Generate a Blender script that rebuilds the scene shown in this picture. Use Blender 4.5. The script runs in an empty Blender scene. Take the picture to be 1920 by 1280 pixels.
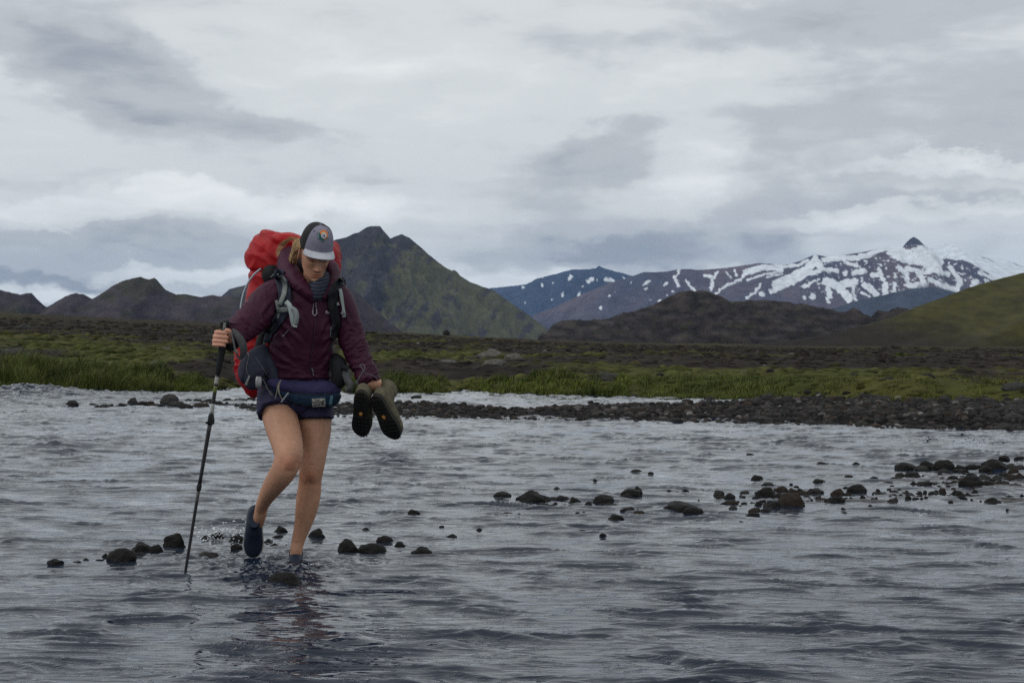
import bpy, bmesh, math, random
import numpy as np
from mathutils import Vector, Matrix, Euler, Quaternion
from mathutils.bvhtree import BVHTree

random.seed(7)
rng = np.random.default_rng(11)
scene = bpy.context.scene
col = scene.collection

# ------------------------------------------------------------------ camera
F = 2933.0            # focal length in pixels of a 1920 px wide frame (55 mm)
CAMZ = 1.06           # camera height above the water
HOR = 640.0
cam = bpy.data.cameras.new('camera'); camo = bpy.data.objects.new('camera', cam); col.objects.link(camo)
camo.location = (0, 0, CAMZ); camo.rotation_euler = (math.radians(90), 0, 0)
cam.lens = 55.0; cam.sensor_width = 36.0; cam.clip_start = 0.1; cam.clip_end = 60000
cam.dof.use_dof = True; cam.dof.focus_distance = 7.4; cam.dof.aperture_fstop = 18.0
scene.camera = camo
scene.view_settings.view_transform = 'Standard'; scene.view_settings.look = 'None'
scene.view_settings.exposure = 0.0; scene.view_settings.gamma = 1.0
scene.view_settings.use_curve_mapping = False
scene.cycles.use_denoising = False
scene.cycles.use_adaptive_sampling = False
scene.cycles.max_bounces = 6
scene.cycles.volume_bounces = 1

def P(px, py, Y):
    """world point seen at pixel (px, py) of the 1920x1280 frame, Y metres ahead"""
    return Vector(((px - 960.0) / F * Y, Y, CAMZ - (py - HOR) / F * Y))
def ground_Y(py): return CAMZ * F / (py - HOR)

# ------------------------------------------------------------------ world
SUN_EL, SUN_AZ = math.radians(48), math.radians(-62)     # azimuth measured from +Y towards +X
w = bpy.data.worlds.new('World'); scene.world = w; w.use_nodes = True
nt = w.node_tree; nt.nodes.clear()
def N(tree, typ, **kw):
    n = tree.nodes.new(typ)
    for k, v in kw.items(): setattr(n, k, v)
    return n
def L(tree, a, b): tree.links.new(a, b)
def mth(tree, op, a, b=None, c=None, clamp=False):
    n = tree.nodes.new('ShaderNodeMath'); n.operation = op; n.use_clamp = clamp
    for i, v in enumerate((a, b, c)):
        if v is None: continue
        if isinstance(v, (int, float)): n.inputs[i].default_value = v
        else: tree.links.new(v, n.inputs[i])
    return n.outputs[0]
tc = N(nt, 'ShaderNodeTexCoord'); sep = N(nt, 'ShaderNodeSeparateXYZ'); L(nt, tc.outputs['Generated'], sep.inputs[0])
X_, Y_, Z_ = sep.outputs
AZ = mth(nt, 'ARCTAN2', X_, Y_); EL = mth(nt, 'ARCSINE', Z_)
def wnoise(scale_xyz, detail, rough, off=0.0, dist=0.0):
    mp = N(nt, 'ShaderNodeMapping'); mp.inputs['Scale'].default_value = scale_xyz
    mp.inputs['Location'].default_value = (off, off * .7, off * 1.3)
    L(nt, tc.outputs['Generated'], mp.inputs[0])
    n = N(nt, 'ShaderNodeTexNoise'); n.inputs['Scale'].default_value = 1.0
    n.inputs['Detail'].default_value = detail; n.inputs['Roughness'].default_value = rough
    n.inputs['Distortion'].default_value = dist
    L(nt, mp.outputs[0], n.inputs[0]); return n.outputs[0]
wx = wnoise((9, 9, 20), 5, .55, 3.1); wy = wnoise((9, 9, 20), 5, .55, 8.7)
fx = wnoise((38, 38, 70), 5, .6, 5.1); fy = wnoise((38, 38, 70), 5, .6, 1.7)
AZw = mth(nt, 'ADD', mth(nt, 'MULTIPLY_ADD', mth(nt, 'SUBTRACT', wx, .5), .17, AZ), mth(nt, 'MULTIPLY', mth(nt, 'SUBTRACT', fx, .5), .030))
ELw = mth(nt, 'ADD', mth(nt, 'MULTIPLY_ADD', mth(nt, 'SUBTRACT', wy, .5), .055, EL), mth(nt, 'MULTIPLY', mth(nt, 'SUBTRACT', fy, .5), .022))
def blob(px, py, rx, ry, ang, amt, soft=1.0):
    """an elongated cloud mass at a direction of the sky: returns amt * falloff"""
    a0 = math.atan((px - 960) / F); e0 = math.atan((HOR - py) / F)
    ca, sa = math.cos(math.radians(ang)), math.sin(math.radians(ang))
    dx = mth(nt, 'SUBTRACT', AZw, a0); dy = mth(nt, 'SUBTRACT', ELw, e0)
    u = mth(nt, 'MULTIPLY', mth(nt, 'MULTIPLY_ADD', dx, ca, mth(nt, 'MULTIPLY', dy, sa)), F / rx)
    v = mth(nt, 'MULTIPLY', mth(nt, 'MULTIPLY_ADD', dx, -sa, mth(nt, 'MULTIPLY', dy, ca)), F / ry)
    d = mth(nt, 'SQRT', mth(nt, 'ADD', mth(nt, 'MULTIPLY', u, u), mth(nt, 'MULTIPLY', v, v)))
    mr = N(nt, 'ShaderNodeMapRange', interpolation_type='SMOOTHERSTEP')
    mr.inputs[1].default_value = 1.0 + .60 * soft; mr.inputs[2].default_value = 1.0 - .80 * soft
    mr.inputs[3].default_value = 0; mr.inputs[4].default_value = amt
    L(nt, d, mr.inputs[0]); return mr.outputs[0]
big = wnoise((7, 7, 24), 6, .5, 0.4, .3)
mid = wnoise((20, 20, 75), 6, .55, 6.4, .4)
tot = mth(nt, 'MULTIPLY_ADD', mth(nt, 'SUBTRACT', big, .5), .55, .66)
tot = mth(nt, 'ADD', tot, mth(nt, 'MULTIPLY', mth(nt, 'SUBTRACT', mid, .5), .26))
BLOBS = [  # px, py, rx, ry, angle, brightness change
    (250, 175, 330, 75, -14, -.14, 1), (120, 130, 260, 60, -10, -.10, 1), (480, 240, 140, 26, -10, -.10, 1),
    (1115, 300, 135, 55, 0, -.16, .8), (1730, 200, 300, 120, 4, -.14, 1), (1500, 60, 420, 60, 4, -.14, 1),
    (1250, 470, 260, 45, 0, -.20, 1), (1450, 380, 140, 90, 70, -.16, 1), (840, 380, 300, 26, -6, -.07, 1),
    (1300, 150, 260, 60, 0, .12, 1), (760, 170, 420, 130, 0, .12, 1), (1330, 320, 140, 70, 0, .13, 1),
    (330, 385, 420, 42, 2, .20, .55), (760, 395, 260, 40, -4, .12, .7), (1830, 325, 220, 18, 0, .22, .7),
    (1650, 415, 240, 22, 4, .16, .7), (100, 250, 200, 70, 0, .06, 1), (1000, 530, 190, 20, 0, .20, .8),
    (150, 485, 300, 34, -4, -.09, 1), (350, 466, 330, 24, -4, -.12, .9), (60, 550, 220, 20, -2, .30, .7), (330, 515, 190, 16, -4, .26, .7),
    (100, 520, 130, 22, 0, -.22, .8), (1560, 380, 90, 50, 40, -.10, 1), (1120, 480, 210, 24, 0, -.10, 1), (1780, 390, 220, 16, 0, -.10, 1),
]
for b in BLOBS: tot = mth(nt, 'ADD', tot, blob(*b))
ramp = N(nt, 'ShaderNodeValToRGB'); ramp.color_ramp.interpolation = 'EASE'
els = ramp.color_ramp.elements
els[0].position = .08; els[0].color = (.17, .21, .28, 1)
els[1].position = 1.0; els[1].color = (.78, .80, .79, 1)
for p, c in ((.34, (.285, .312, .345, 1)), (.52, (.430, .452, .468, 1)), (.70, (.58, .605, .605, 1))):
    e = els.new(p); e.color = c
L(nt, tot, ramp.inputs[0])
# cool, deeper tone low over the horizon
low = N(nt, 'ShaderNodeMapRange', interpolation_type='SMOOTHSTEP'); low.inputs[1].default_value = .10; low.inputs[2].default_value = .0
low.inputs[3].default_value = 0; low.inputs[4].default_value = .42; L(nt, EL, low.inputs[0])
tint = N(nt, 'ShaderNodeMix', data_type='RGBA', blend_type='MULTIPLY'); tint.inputs['B'].default_value = (.80, .89, 1.0, 1)
L(nt, low.outputs[0], tint.inputs['Factor']); L(nt, ramp.outputs[0], tint.inputs['A'])
sky = N(nt, 'ShaderNodeTexSky', sky_type='NISHITA', sun_disc=False, sun_elevation=SUN_EL, sun_rotation=SUN_AZ)
bg1 = N(nt, 'ShaderNodeBackground'); bg1.inputs[1].default_value = .06; L(nt, sky.outputs[0], bg1.inputs[0])
bg2 = N(nt, 'ShaderNodeBackground'); bg2.inputs[1].default_value = 1.30; L(nt, tint.outputs['Result'], bg2.inputs[0])
mx = N(nt, 'ShaderNodeMixShader'); mx.inputs[0].default_value = .93
L(nt, bg1.outputs[0], mx.inputs[1]); L(nt, bg2.outputs[0], mx.inputs[2])
wo = N(nt, 'ShaderNodeOutputWorld'); L(nt, mx.outputs[0], wo.inputs[0])

sun = bpy.data.lights.new('sun', 'SUN'); sun.energy = .7; sun.angle = math.radians(25); sun.color = (1, .96, .9)
suno = bpy.data.objects.new('sun', sun); col.objects.link(suno)
sd = Vector((math.sin(SUN_AZ) * math.cos(SUN_EL), math.cos(SUN_AZ) * math.cos(SUN_EL), math.sin(SUN_EL)))
sd = Vector((-.62, -.28, .73)).normalized()
suno.rotation_euler = sd.to_track_quat('Z', 'Y').to_euler()
sky.sun_elevation = math.asin(sd.z); sky.sun_rotation = math.atan2(sd.x, sd.y)

# ------------------------------------------------------------------ helpers
def _h(ix, iy, iz, seed):
    n = (ix * 374761393 + iy * 668265263 + iz * 2147483647 + seed * 1274126177) & 0xffffffff
    n = ((n ^ (n >> 13)) * 1274126177) & 0xffffffff
    return (n ^ (n >> 16)) & 0xffffffff
def noise3(x, y, z=None, seed=0):
    """vectorised gradient noise, about -1..1"""
    x = np.asarray(x, float); y = np.broadcast_to(np.asarray(y, float), x.shape)
    z = np.zeros(x.shape) if z is None else np.broadcast_to(np.asarray(z, float), x.shape)
    x0 = np.floor(x).astype(np.int64); y0 = np.floor(y).astype(np.int64); z0 = np.floor(z).astype(np.int64)
    fx, fy, fz = x - x0, y - y0, z - z0
    ux, uy, uz = (t * t * t * (t * (t * 6 - 15) + 10) for t in (fx, fy, fz))
    out = 0
    flat = not np.any(fz) and not np.any(z0)
    for dz in ((0,) if flat else (0, 1)):
        wz = 1.0 if flat else (uz if dz else 1 - uz)
        for dx in (0, 1):
            for dy in (0, 1):
                hsh = _h(x0 + dx, y0 + dy, z0 + dz, seed)
                a = (hsh & 0xffff) / 65536.0 * 2 * np.pi; b = ((hsh >> 16) & 0xffff) / 65536.0 * 2 - 1
                if flat: g = np.cos(a) * (fx - dx) + np.sin(a) * (fy - dy)
                else:
                    s = np.sqrt(1 - b * b); g = s * np.cos(a) * (fx - dx) + s * np.sin(a) * (fy - dy) + b * (fz - dz)
                out = out + g * (ux if dx else 1 - ux) * (uy if dy else 1 - uy) * wz
    return out * 1.5
def fbm(x, y, z=None, octv=4, seed=0, gain=.5, lac=2.03):
    a, s, t = 1.0, 0, 0; x = np.asarray(x, float); y = np.asarray(y, float)
    for i in range(octv):
        s = s + a * noise3(x, y, z, seed + i * 17); t += a
        x = x * lac; y = y * lac; z = None if z is None else z * lac; a *= gain
    return s / t * 1.4
def ridged(x, y, z=None, octv=4, seed=0, gain=.5):
    a, s, t = 1.0, 0, 0; x = np.asarray(x, float); y = np.asarray(y, float)
    for i in range(octv):
        s = s + a * (1 - 2 * np.abs(noise3(x, y, z, seed + i * 31))); t += a
        x = x * 2.07; y = y * 2.07; z = None if z is None else z * 2.07; a *= gain
    return s / t
def sstep(a, b, x):
    t = np.clip((np.asarray(x, float) - a) / (b - a), 0, 1); return t * t * (3 - 2 * t)
def srgb(*c):
    return tuple((v / 255 / 12.92 if v / 255 <= .04045 else ((v / 255 + .055) / 1.055) ** 2.4) for v in c) + (1,)

def mat(name, color=(.5, .5, .5), rough=.8, spec=.5, metal=0, var=.0, vscale=20, bump=0, bscale=60, attr=None, sheen=0, sss=0, coat=0, detail=4, bdist=.004):
    m = bpy.data.materials.new(name); m.use_nodes = True; t = m.node_tree
    b = t.nodes['Principled BSDF']; b.inputs['Roughness'].default_value = rough
    b.inputs['Specular IOR Level'].default_value = spec; b.inputs['Metallic'].default_value = metal
    c4 = tuple(color[:3]) + (1,); src = None
    if attr:
        a = N(t, 'ShaderNodeAttribute', attribute_name=attr); src = a.outputs['Color']
    co = N(t, 'ShaderNodeTexCoord')
    if var:
        n = N(t, 'ShaderNodeTexNoise'); n.inputs['Scale'].default_value = vscale; n.inputs['Detail'].default_value = detail
        n.inputs['Roughness'].default_value = .65
        L(t, co.outputs['Object'], n.inputs[0])
        mr = N(t, 'ShaderNodeMapRange'); mr.inputs[1].default_value = .3; mr.inputs[2].default_value = .7
        mr.inputs[3].default_value = 1 - var; mr.inputs[4].default_value = 1 + var; L(t, n.outputs[0], mr.inputs[0])
        m2 = N(t, 'ShaderNodeMix', data_type='RGBA', blend_type='MULTIPLY'); m2.inputs['Factor'].default_value = 1
        m2.inputs['A'].default_value = c4
        if src: L(t, src, m2.inputs['A'])
        L(t, mr.outputs[0], m2.inputs['B']); src = m2.outputs['Result']
    if src: L(t, src, b.inputs['Base Color'])
    else: b.inputs['Base Color'].default_value = c4
    if bump:
        n = N(t, 'ShaderNodeTexNoise'); n.inputs['Scale'].default_value = bscale; n.inputs['Detail'].default_value = 5
        L(t, co.outputs['Object'], n.inputs[0])
        bp = N(t, 'ShaderNodeBump'); bp.inputs['Strength'].default_value = bump; bp.inputs['Distance'].default_value = bdist
        L(t, n.outputs[0], bp.inputs['Height']); L(t, bp.outputs[0], b.inputs['Normal'])
    if sheen: b.inputs['Sheen Weight'].default_value = sheen
    if sss: b.inputs['Subsurface Weight'].default_value = sss; b.inputs['Subsurface Radius'].default_value = (.02, .008, .004); b.inputs['Subsurface Scale'].default_value = .5
    if coat: b.inputs['Coat Weight'].default_value = coat; b.inputs['Coat Roughness'].default_value = .25
    return m

def mesh_obj(name, verts, faces, m=None, parent=None, smooth=True, colors=None, mesh=None):
    if mesh is None:
        mesh = bpy.data.meshes.new(name)
        verts = np.asarray(verts, dtype=np.float32)
        if isinstance(faces, np.ndarray):
            nf, k = faces.shape
            mesh.vertices.add(len(verts)); mesh.vertices.foreach_set('co', verts.ravel())
            mesh.loops.add(nf * k); mesh.loops.foreach_set('vertex_index', faces.ravel().astype(np.int32))
            mesh.polygons.add(nf); mesh.polygons.foreach_set('loop_start', np.arange(0, nf * k, k, dtype=np.int32))
            mesh.update(calc_edges=True); mesh.validate()
        else:
            mesh.from_pydata([tuple(map(float, v)) for v in verts], [], faces); mesh.update()
    if smooth: mesh.polygons.foreach_set('use_smooth', [True] * len(mesh.polygons))
    if colors is not None:
        a = mesh.color_attributes.new('Col', 'FLOAT_COLOR', 'POINT')
        c = np.ones((len(mesh.vertices), 4), np.float32); c[:, :3] = np.asarray(colors)[:, :3]
        a.data.foreach_set('color', c.ravel())
    o = bpy.data.objects.new(name, mesh); col.objects.link(o)
    if m: mesh.materials.append(m)
    if parent: o.parent = parent
    return o
def grid_faces(nr, nc, closed=False):
    i = np.arange(nr - 1)[:, None]; j = np.arange(nc if closed else nc - 1)[None, :]
    j2 = (j + 1) % nc
    return np.stack([i * nc + j, i * nc + j2, (i + 1) * nc + j2, (i + 1) * nc + j], -1).reshape(-1, 4)
def tag(o, label=None, cat=None, group=None, kind=None):
    if label: o['label'] = label
    if cat: o['category'] = cat
    if group: o['group'] = group
    if kind: o['kind'] = kind
    return o
def empty(name, loc=(0, 0, 0)):
    o = bpy.data.objects.new(name, None); col.objects.link(o); o.location = loc; return o
# ------------------------------------------------------------------ ground
def curve(pts):
    xs, ys = zip(*pts); return lambda x: np.interp(x, xs, ys)
bar_lo = curve([(330, 757), (410, 763), (480, 777), (640, 786), (760, 789), (900, 790), (1100, 793), (1300, 796), (1500, 801), (1700, 807), (1920, 810), (2400, 822)])
bar_hi = curve([(330, 756), (380, 752), (480, 752), (640, 752), (700, 750), (760, 750), (850, 754), (960, 764), (1000, 764), (1040, 760), (1130, 757), (1300, 755), (1400, 753), (1470, 738), (2400, 730)])
bank_e = curve([(-800, 738), (0, 736), (300, 734), (400, 734), (450, 728), (560, 727), (650, 735), (750, 736), (840, 737), (870, 732), (1000, 739), (1180, 743), (1300, 746), (1400, 749), (1480, 753), (1600, 757), (1700, 764), (1920, 771), (2400, 785)])
skyl = curve([(-900, 575), (0, 588), (200, 597), (400, 605), (640, 617), (800, 627), (1000, 637), (1200, 645), (1400, 650), (1920, 655), (3000, 660)])
def ground_h(x, y):
    yy = np.maximum(y, 1.0); px = 960 + F * x / yy
    px = np.where(y < 3, 960.0, px)
    Ybank = CAMZ * F / (bank_e(px) - HOR)
    d = y - Ybank
    z = -.35 + 0 * x
    # gravel bar
    Ylo = CAMZ * F / (bar_lo(px) - HOR); Yhi = CAMZ * F / (bar_hi(px) - HOR)
    inside = np.minimum(y - Ylo, Yhi - y)
    inside = np.where(px < 330, -1, inside)
    wid = np.maximum(Yhi - Ylo, .1)
    hb = np.interp(px, [330, 640, 900, 1500, 2000], [.01, .02, .03, .06, .15])
    z = np.where(inside > -1.0, -.35 + (.35 + hb) * sstep(-.9, np.minimum(1.6, .5 * wid), inside), z)
    # far bank and plain
    hk = .30 + .10 * fbm(x / 6, y / 6, seed=5, octv=3)
    hk = hk * np.interp(px, [0, 380, 440, 620, 760, 860, 1000, 1500, 1700, 2000], [1.2, 1.0, .4, .4, .9, .6, .9, .9, 1.2, 1.2])
    t = np.clip((y - Ybank) / (400 - Ybank), 0, 1)
    zs = CAMZ - (skyl(px) - HOR) / F * 400
    rise = (zs - .35) * (t ** 1.15)
    plain = hk * sstep(0, 1.6, d) + rise
    amp = sstep(0, 6, d)
    plain = plain + amp * (.16 * fbm(x / 9, y / 9, seed=31, octv=4) + .10 * np.abs(fbm(x / 1.3, y / 1.3, seed=41, octv=3)) + .5 * sstep(40, 250, d) * fbm(x / 40, y / 28, seed=51, octv=4))
    z = np.where(d > -.7, np.maximum(z, -.35 + (.35 + plain) * sstep(-.5, .25, d)), z)
    # near bank far behind the camera
    z = np.where(y < -14, -.35 + 1.2 * sstep(-14, -18, y), z)
    return z
GROWS = np.concatenate([np.linspace(-900, -30, 8)[:-1], np.linspace(-30, 16, 24)[:-1], 16 * (45 / 16.) ** np.linspace(0, 1, 330)[:-1], 45 * (600 / 45.) ** np.linspace(0, 1, 200)[:-1], 600 * (16000 / 600.) ** np.linspace(0, 1, 26)])
U = np.concatenate([-np.geomspace(6, 1.06, 14), np.linspace(-1, 1, 560), np.geomspace(1.06, 6, 14)])
yy = GROWS[:, None] + 0 * U[None, :]; hw = np.maximum(.40 * np.abs(GROWS) + 2.0, 12)[:, None]
hw = np.where(GROWS[:, None] > 16, .40 * GROWS[:, None] + 2, np.maximum(8.4, .4 * np.abs(GROWS[:, None]) + 2))
xx = U[None, :] * hw
zz = ground_h(xx, yy)
px_ = 960 + F * xx / np.maximum(yy, 1); py_ = HOR - F * (zz - CAMZ) / np.maximum(yy, 1)
Yb_ = CAMZ * F / (bank_e(px_) - HOR); dB = yy - Yb_
# what covers it: 0 dark stony soil .. 1 green moss
n1 = fbm(xx / 5, yy / 11, seed=61, octv=5); n2 = fbm(xx / 22, yy / 50, seed=71, octv=4); n3 = fbm(xx / .7, yy / 1.2, seed=81, octv=3)
green = .36 + .75 * n1 + .55 * n2 + .40 * n3
def gb(px0, py0, rx, ry, a):     # mossy or barren stretches of the plain
    return a * np.exp(-(((px_ - px0) / rx) ** 2 + ((py_ - py0) / ry) ** 2))
for b in ((120, 642, 170, 18, .40), (150, 690, 330, 26, .5), (420, 700, 90, 16, -.5), (560, 655, 260, 14, .35), (420, 690, 130, 20, -.8), (840, 668, 180, 9, .5), (850, 695, 330, 14, -.6),
          (1010, 718, 160, 18, .5), (1550, 735, 420, 32, 1.2), (1450, 702, 330, 16, .9), (1300, 672, 600, 12, -.35), (1700, 680, 330, 12, -.6), (1870, 706, 70, 12, -.6),
          (300, 605, 600, 16, -.7), (1000, 640, 900, 8, -.4), (1100, 690, 120, 8, .4), (1750, 745, 260, 22, .6), (1300, 655, 700, 6, -.4), (300, 665, 160, 14, .25), (60, 660, 70, 8, -.7), (440, 672, 90, 8, -.4)):
    green = green + gb(*b)
green = np.clip(green, 0, 1)
soil = np.array([.015, .012, .0105]); soil2 = np.array([.036, .030, .024]); moss = np.array([.046, .056, .014]); moss2 = np.array([.074, .071, .024])
sm = np.clip(.5 + .9 * fbm(xx / 1.5, yy / 2.5, seed=91, octv=4), 0, 1)[..., None]
far = sstep(60, 420, yy)[..., None]
cg = (soil * (1 - sm) + soil2 * sm) * (1 - far) + np.array([.036, .030, .018]) * far * (.6 + .8 * sm)
mm = np.clip(.5 + .8 * fbm(xx / 3, yy / 5, seed=95, octv=3), 0, 1)[..., None]
cm = moss * (1 - mm) + moss2 * mm
gf = sstep(.35, .75, green)[..., None]
cgr = cg * (1 - gf) + cm * gf
gravel = np.array([.017, .016, .016])
isb = (dB < .3)[..., None]
cgr = np.where(isb, gravel * (.7 + .6 * sm), cgr)
ground = mesh_obj('ground', np.stack([xx, yy, zz], -1).reshape(-1, 3), grid_faces(*xx.shape), mat('ground soil', attr='Col', rough=1, spec=.05, var=.35, vscale=1.5, bump=.6, bscale=4, bdist=.05, detail=6), colors=cgr.reshape(-1, 3))
tag(ground, kind='structure')

# ------------------------------------------------------------------ water
def water_h(x, y):
    chop = .50 + .30 * sstep(9.0, 15, y) + .25 * sstep(7.2, 5.2, y)
    patch = np.clip(.55 + 1.1 * fbm(x / 1.3, y / 2.2, seed=101, octv=3), .12, 1.7)
    wx = x + .10 * noise3(x * 2.3, y * 2.3, seed=7); wy = y + .08 * noise3(x * 2.3, y * 2.3, seed=8) + .08 * x
    def wl(fx_, fy_, thr, seed, o, mf=.35):
        sx_ = wx + .9 * wy + .10 * noise3(wx * fx_ * .7, wy * fy_ * .4, seed=seed + 6)
        n_ = noise3(sx_ * fx_ + o, wy * fy_ + .5 * noise3(wx * fx_ * .9, wy * fy_ * .3, seed=seed + 7), seed=seed) - .16 + .45 * noise3((wx - .7 * wy) * fx_ * .73 + o + .37, wy * fy_ * .61 + .41 + .3 * wx * fx_, seed=seed + 1)
        cr_ = np.clip((1.16 - 1.9 * np.sqrt(n_ * n_ + .0085) - thr) / (1 - thr), 0, 1) ** 1.25            # sharp crest lines
        md_ = np.clip(.32 + 1.5 * noise3(wx * fx_ * .8 + 31, wy * fy_ * mf, seed=seed + 2), 0, 1.3)   # broken into short runs
        return cr_ * md_
    h = .006 * fbm(wx * .9, wy * 1.8, seed=29, octv=2) * (.4 + chop)
    h = h + chop * patch * (.015 * wl(.9, 3.6, .38, 3, 0) + .024 * wl(1.8, 7.5, .38, 13, 7))
    h = h + (.6 + .45 * chop) * (.65 + .45 * patch) * (.0200 * wl(2.8, 11, .34, 23, 3) + .0060 * sstep(11, 6, y) * wl(5, 17, .25, 53, 5))
    r1 = ridged(wx * 1.5, wy * 3.1, octv=1, seed=3)
    # disturbed water round the wading feet
    for fx0, fy0, R, A in ((-1.035, 7.42, .32, .022), (-1.20, 7.0, .45, .008), (-1.38, 7.75, .33, .018)):
        d2 = ((x - fx0) ** 2 + (y - fy0) ** 2) / R ** 2
        h = h + A * np.exp(-d2) * ridged(wx * 11, wy * 13, octv=2, seed=43)
    # rapid by the left bank
    d2 = ((x + 9.6) / 1.1) ** 2 + ((y - 31) / 1.1) ** 2
    h = h + .16 * np.exp(-d2) * (.6 + .8 * ridged(wx * 2.5, wy * 2.5, octv=3, seed=47)) + .05 * np.exp(-(((x + 8.5) / 3.5) ** 2 + ((y - 30) / 3) ** 2)) * r1
    return h
WR = np.concatenate([np.linspace(-26, 4.2, 20)[:-1], 4.2 * (38 / 4.2) ** np.linspace(0, 1, 1250)])
WU = np.concatenate([-np.geomspace(12, 1.03, 14), np.linspace(-1, 1, 620), np.geomspace(1.03, 12, 14)])
hw = np.maximum(.375 * np.maximum(WR, 4.2) + .5, 2.0)[:, None]
xx = WU[None, :] * hw; yy = WR[:, None] + 0 * xx
zz = water_h(xx, yy) * (np.abs(WU)[None, :] < 1.5) * (yy > 4)
wm = bpy.data.materials.new('river water'); wm.use_nodes = True; t = wm.node_tree; b = t.nodes['Principled BSDF']
b.inputs['Base Color'].default_value = (.011, .018, .034, 1); b.inputs['Roughness'].default_value = .03; b.inputs['IOR'].default_value = 1.38
co = N(t, 'ShaderNodeTexCoord'); mp = N(t, 'ShaderNodeMapping'); mp.inputs['Scale'].default_value = (7, 34, 7); L(t, co.outputs['Object'], mp.inputs[0])
n = N(t, 'ShaderNodeTexNoise'); n.inputs['Scale'].default_value = 1; n.inputs['Detail'].default_value = 3; n.inputs['Roughness'].default_value = .55; n.inputs['Distortion'].default_value = .6
L(t, mp.outputs[0], n.inputs[0]); bp = N(t, 'ShaderNodeBump'); bp.inputs['Strength'].default_value = 1.0; bp.inputs['Distance'].default_value = .0040
cr = N(t, 'ShaderNodeMapRange'); cr.inputs[1].default_value = .5; cr.inputs[2].default_value = .8; L(t, n.outputs[0], cr.inputs[0])
sy = N(t, 'ShaderNodeSeparateXYZ'); L(t, co.outputs['Object'], sy.inputs[0]); calm = N(t, 'ShaderNodeMapRange'); calm.inputs[1].default_value = 6; calm.inputs[2].default_value = 17; calm.inputs[3].default_value = 1; calm.inputs[4].default_value = .2
L(t, sy.outputs[1], calm.inputs[0]); L(t, calm.outputs[0], bp.inputs['Strength'])
L(t, cr.outputs[0], bp.inputs['Height']); L(t, bp.outputs[0], b.inputs['Normal'])
water = mesh_obj('water', np.stack([xx, yy, zz], -1).reshape(-1, 3), grid_faces(*xx.shape), wm)
tag(water, 'rippled grey river reflecting the overcast sky', kind='structure')

# ------------------------------------------------------------------ mountains
def mountain(name, sil, D, slope, cols_fn, seed, px0=None, px1=None, nx=420, nv=110, gul=.12, lam=120, base=-4, rough_px=1.2, back=.5, spurs=(), label=None, powr=1.0, kind='structure', warp=.35):
    xs = np.array([p[0] for p in sil], float); ys = np.array([p[1] for p in sil], float)
    pxs = np.linspace(xs[0] if px0 is None else px0, xs[-1] if px1 is None else px1, nx)
    H = CAMZ + (HOR - np.interp(pxs, xs, ys)) / F * D
    H = H + rough_px * D / F * fbm(pxs / 14, 0 * pxs, seed=seed, octv=4)
    X = (pxs - 960) / F * D
    Hmax = H.max(); Lf = (Hmax - base) / slope
    tv = np.concatenate([np.linspace(1, 0, nv), -np.linspace(0, 1, 12)[1:] * back])
    DY = -tv * Lf                       # negative in front of the ridge
    xg = X[None, :] + 0 * DY[:, None]; dy = DY[:, None] + 0 * xg
    # the face drops away from the ridge, folded by gullies
    wxg = xg + warp * np.abs(dy) * (fbm(xg / (lam * 3), dy / (lam * 3), seed=seed + 3, octv=3))
    wd = np.abs(dy) * (1 + .25 * fbm(wxg / (lam * 2), dy / (lam * 4), seed=seed + 5, octv=3))
    Hs = np.interp(wxg.ravel(), X, H).reshape(wxg.shape)
    env = sstep(0, .16 * Lf, np.abs(dy))
    Hx = H[None, :] * (1 - env) + Hs * env
    drop = wd * slope
    z = Hx - drop
    if powr != 1.0:
        tt = np.clip((z - base) / np.maximum(Hx - base, 1), 0, 1); z = base + (Hx - base) * tt ** powr
    for (sx, sh, ex, ey, eh, ss) in spurs:     # ridge lines that come down towards the viewer
        ax, ay, ah = (sx - 960) / F * D, 0.0, CAMZ + (HOR - sh) / F * D
        Ye = D - ey; bx, by, bh = (ex - 960) / F * Ye, -ey, CAMZ + (HOR - eh) / F * Ye
        vx, vy = bx - ax, by - ay; q = np.clip(((xg - ax) * vx + (dy - ay) * vy) / (vx * vx + vy * vy), 0, 1)
        dd = np.hypot(xg - ax - q * vx, dy - ay - q * vy)
        dd = np.maximum(0, dd + lam * .5 * fbm(xg / lam, dy / lam, seed=seed + 9, octv=3) * sstep(0, lam, dd))
        z = np.maximum(z, ah + (bh - ah) * q - dd * ss)
    g = ridged(wxg / lam + 1.3 * fbm(xg / (lam * 2.2), dy / (lam * 2.5), seed=seed + 13, octv=3), dy / (lam * 2.4) + .6 * fbm(xg / (lam * 2), dy / (lam * 2), seed=seed + 15, octv=2), octv=5, seed=seed + 11, gain=.58)
    e2 = sstep(0, .10 * Lf, np.abs(dy))
    z = z + gul * (Hx - base).clip(0) * .5 * e2 * (g - .45) + e2 * .02 * (Hmax - base) * fbm(xg / (lam * .3), dy / (lam * .5), seed=seed + 19, octv=4)
    z = np.maximum(z, base)
    Yw = D + dy
    vx = 960 + F * xg / Yw; vy = HOR - F * (z - CAMZ) / Yw
    c = cols_fn(xg, dy, z, vx, vy, g, Lf)
    V = np.stack([xg, Yw, z], -1)
    o = mesh_obj(name, V.reshape(-1, 3), grid_faces(*xg.shape)[:, ::-1], MOUNT, colors=c.reshape(-1, 3))
    tag(o, label, kind=kind)
    return o
MOUNT = mat('rock slope', attr='Col', rough=.95, spec=.15, var=.25, vscale=.02, detail=8)
def lerp3(a, b, t): return np.asarray(a) * (1 - t[..., None]) + np.asarray(b) * t[..., None]

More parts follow.
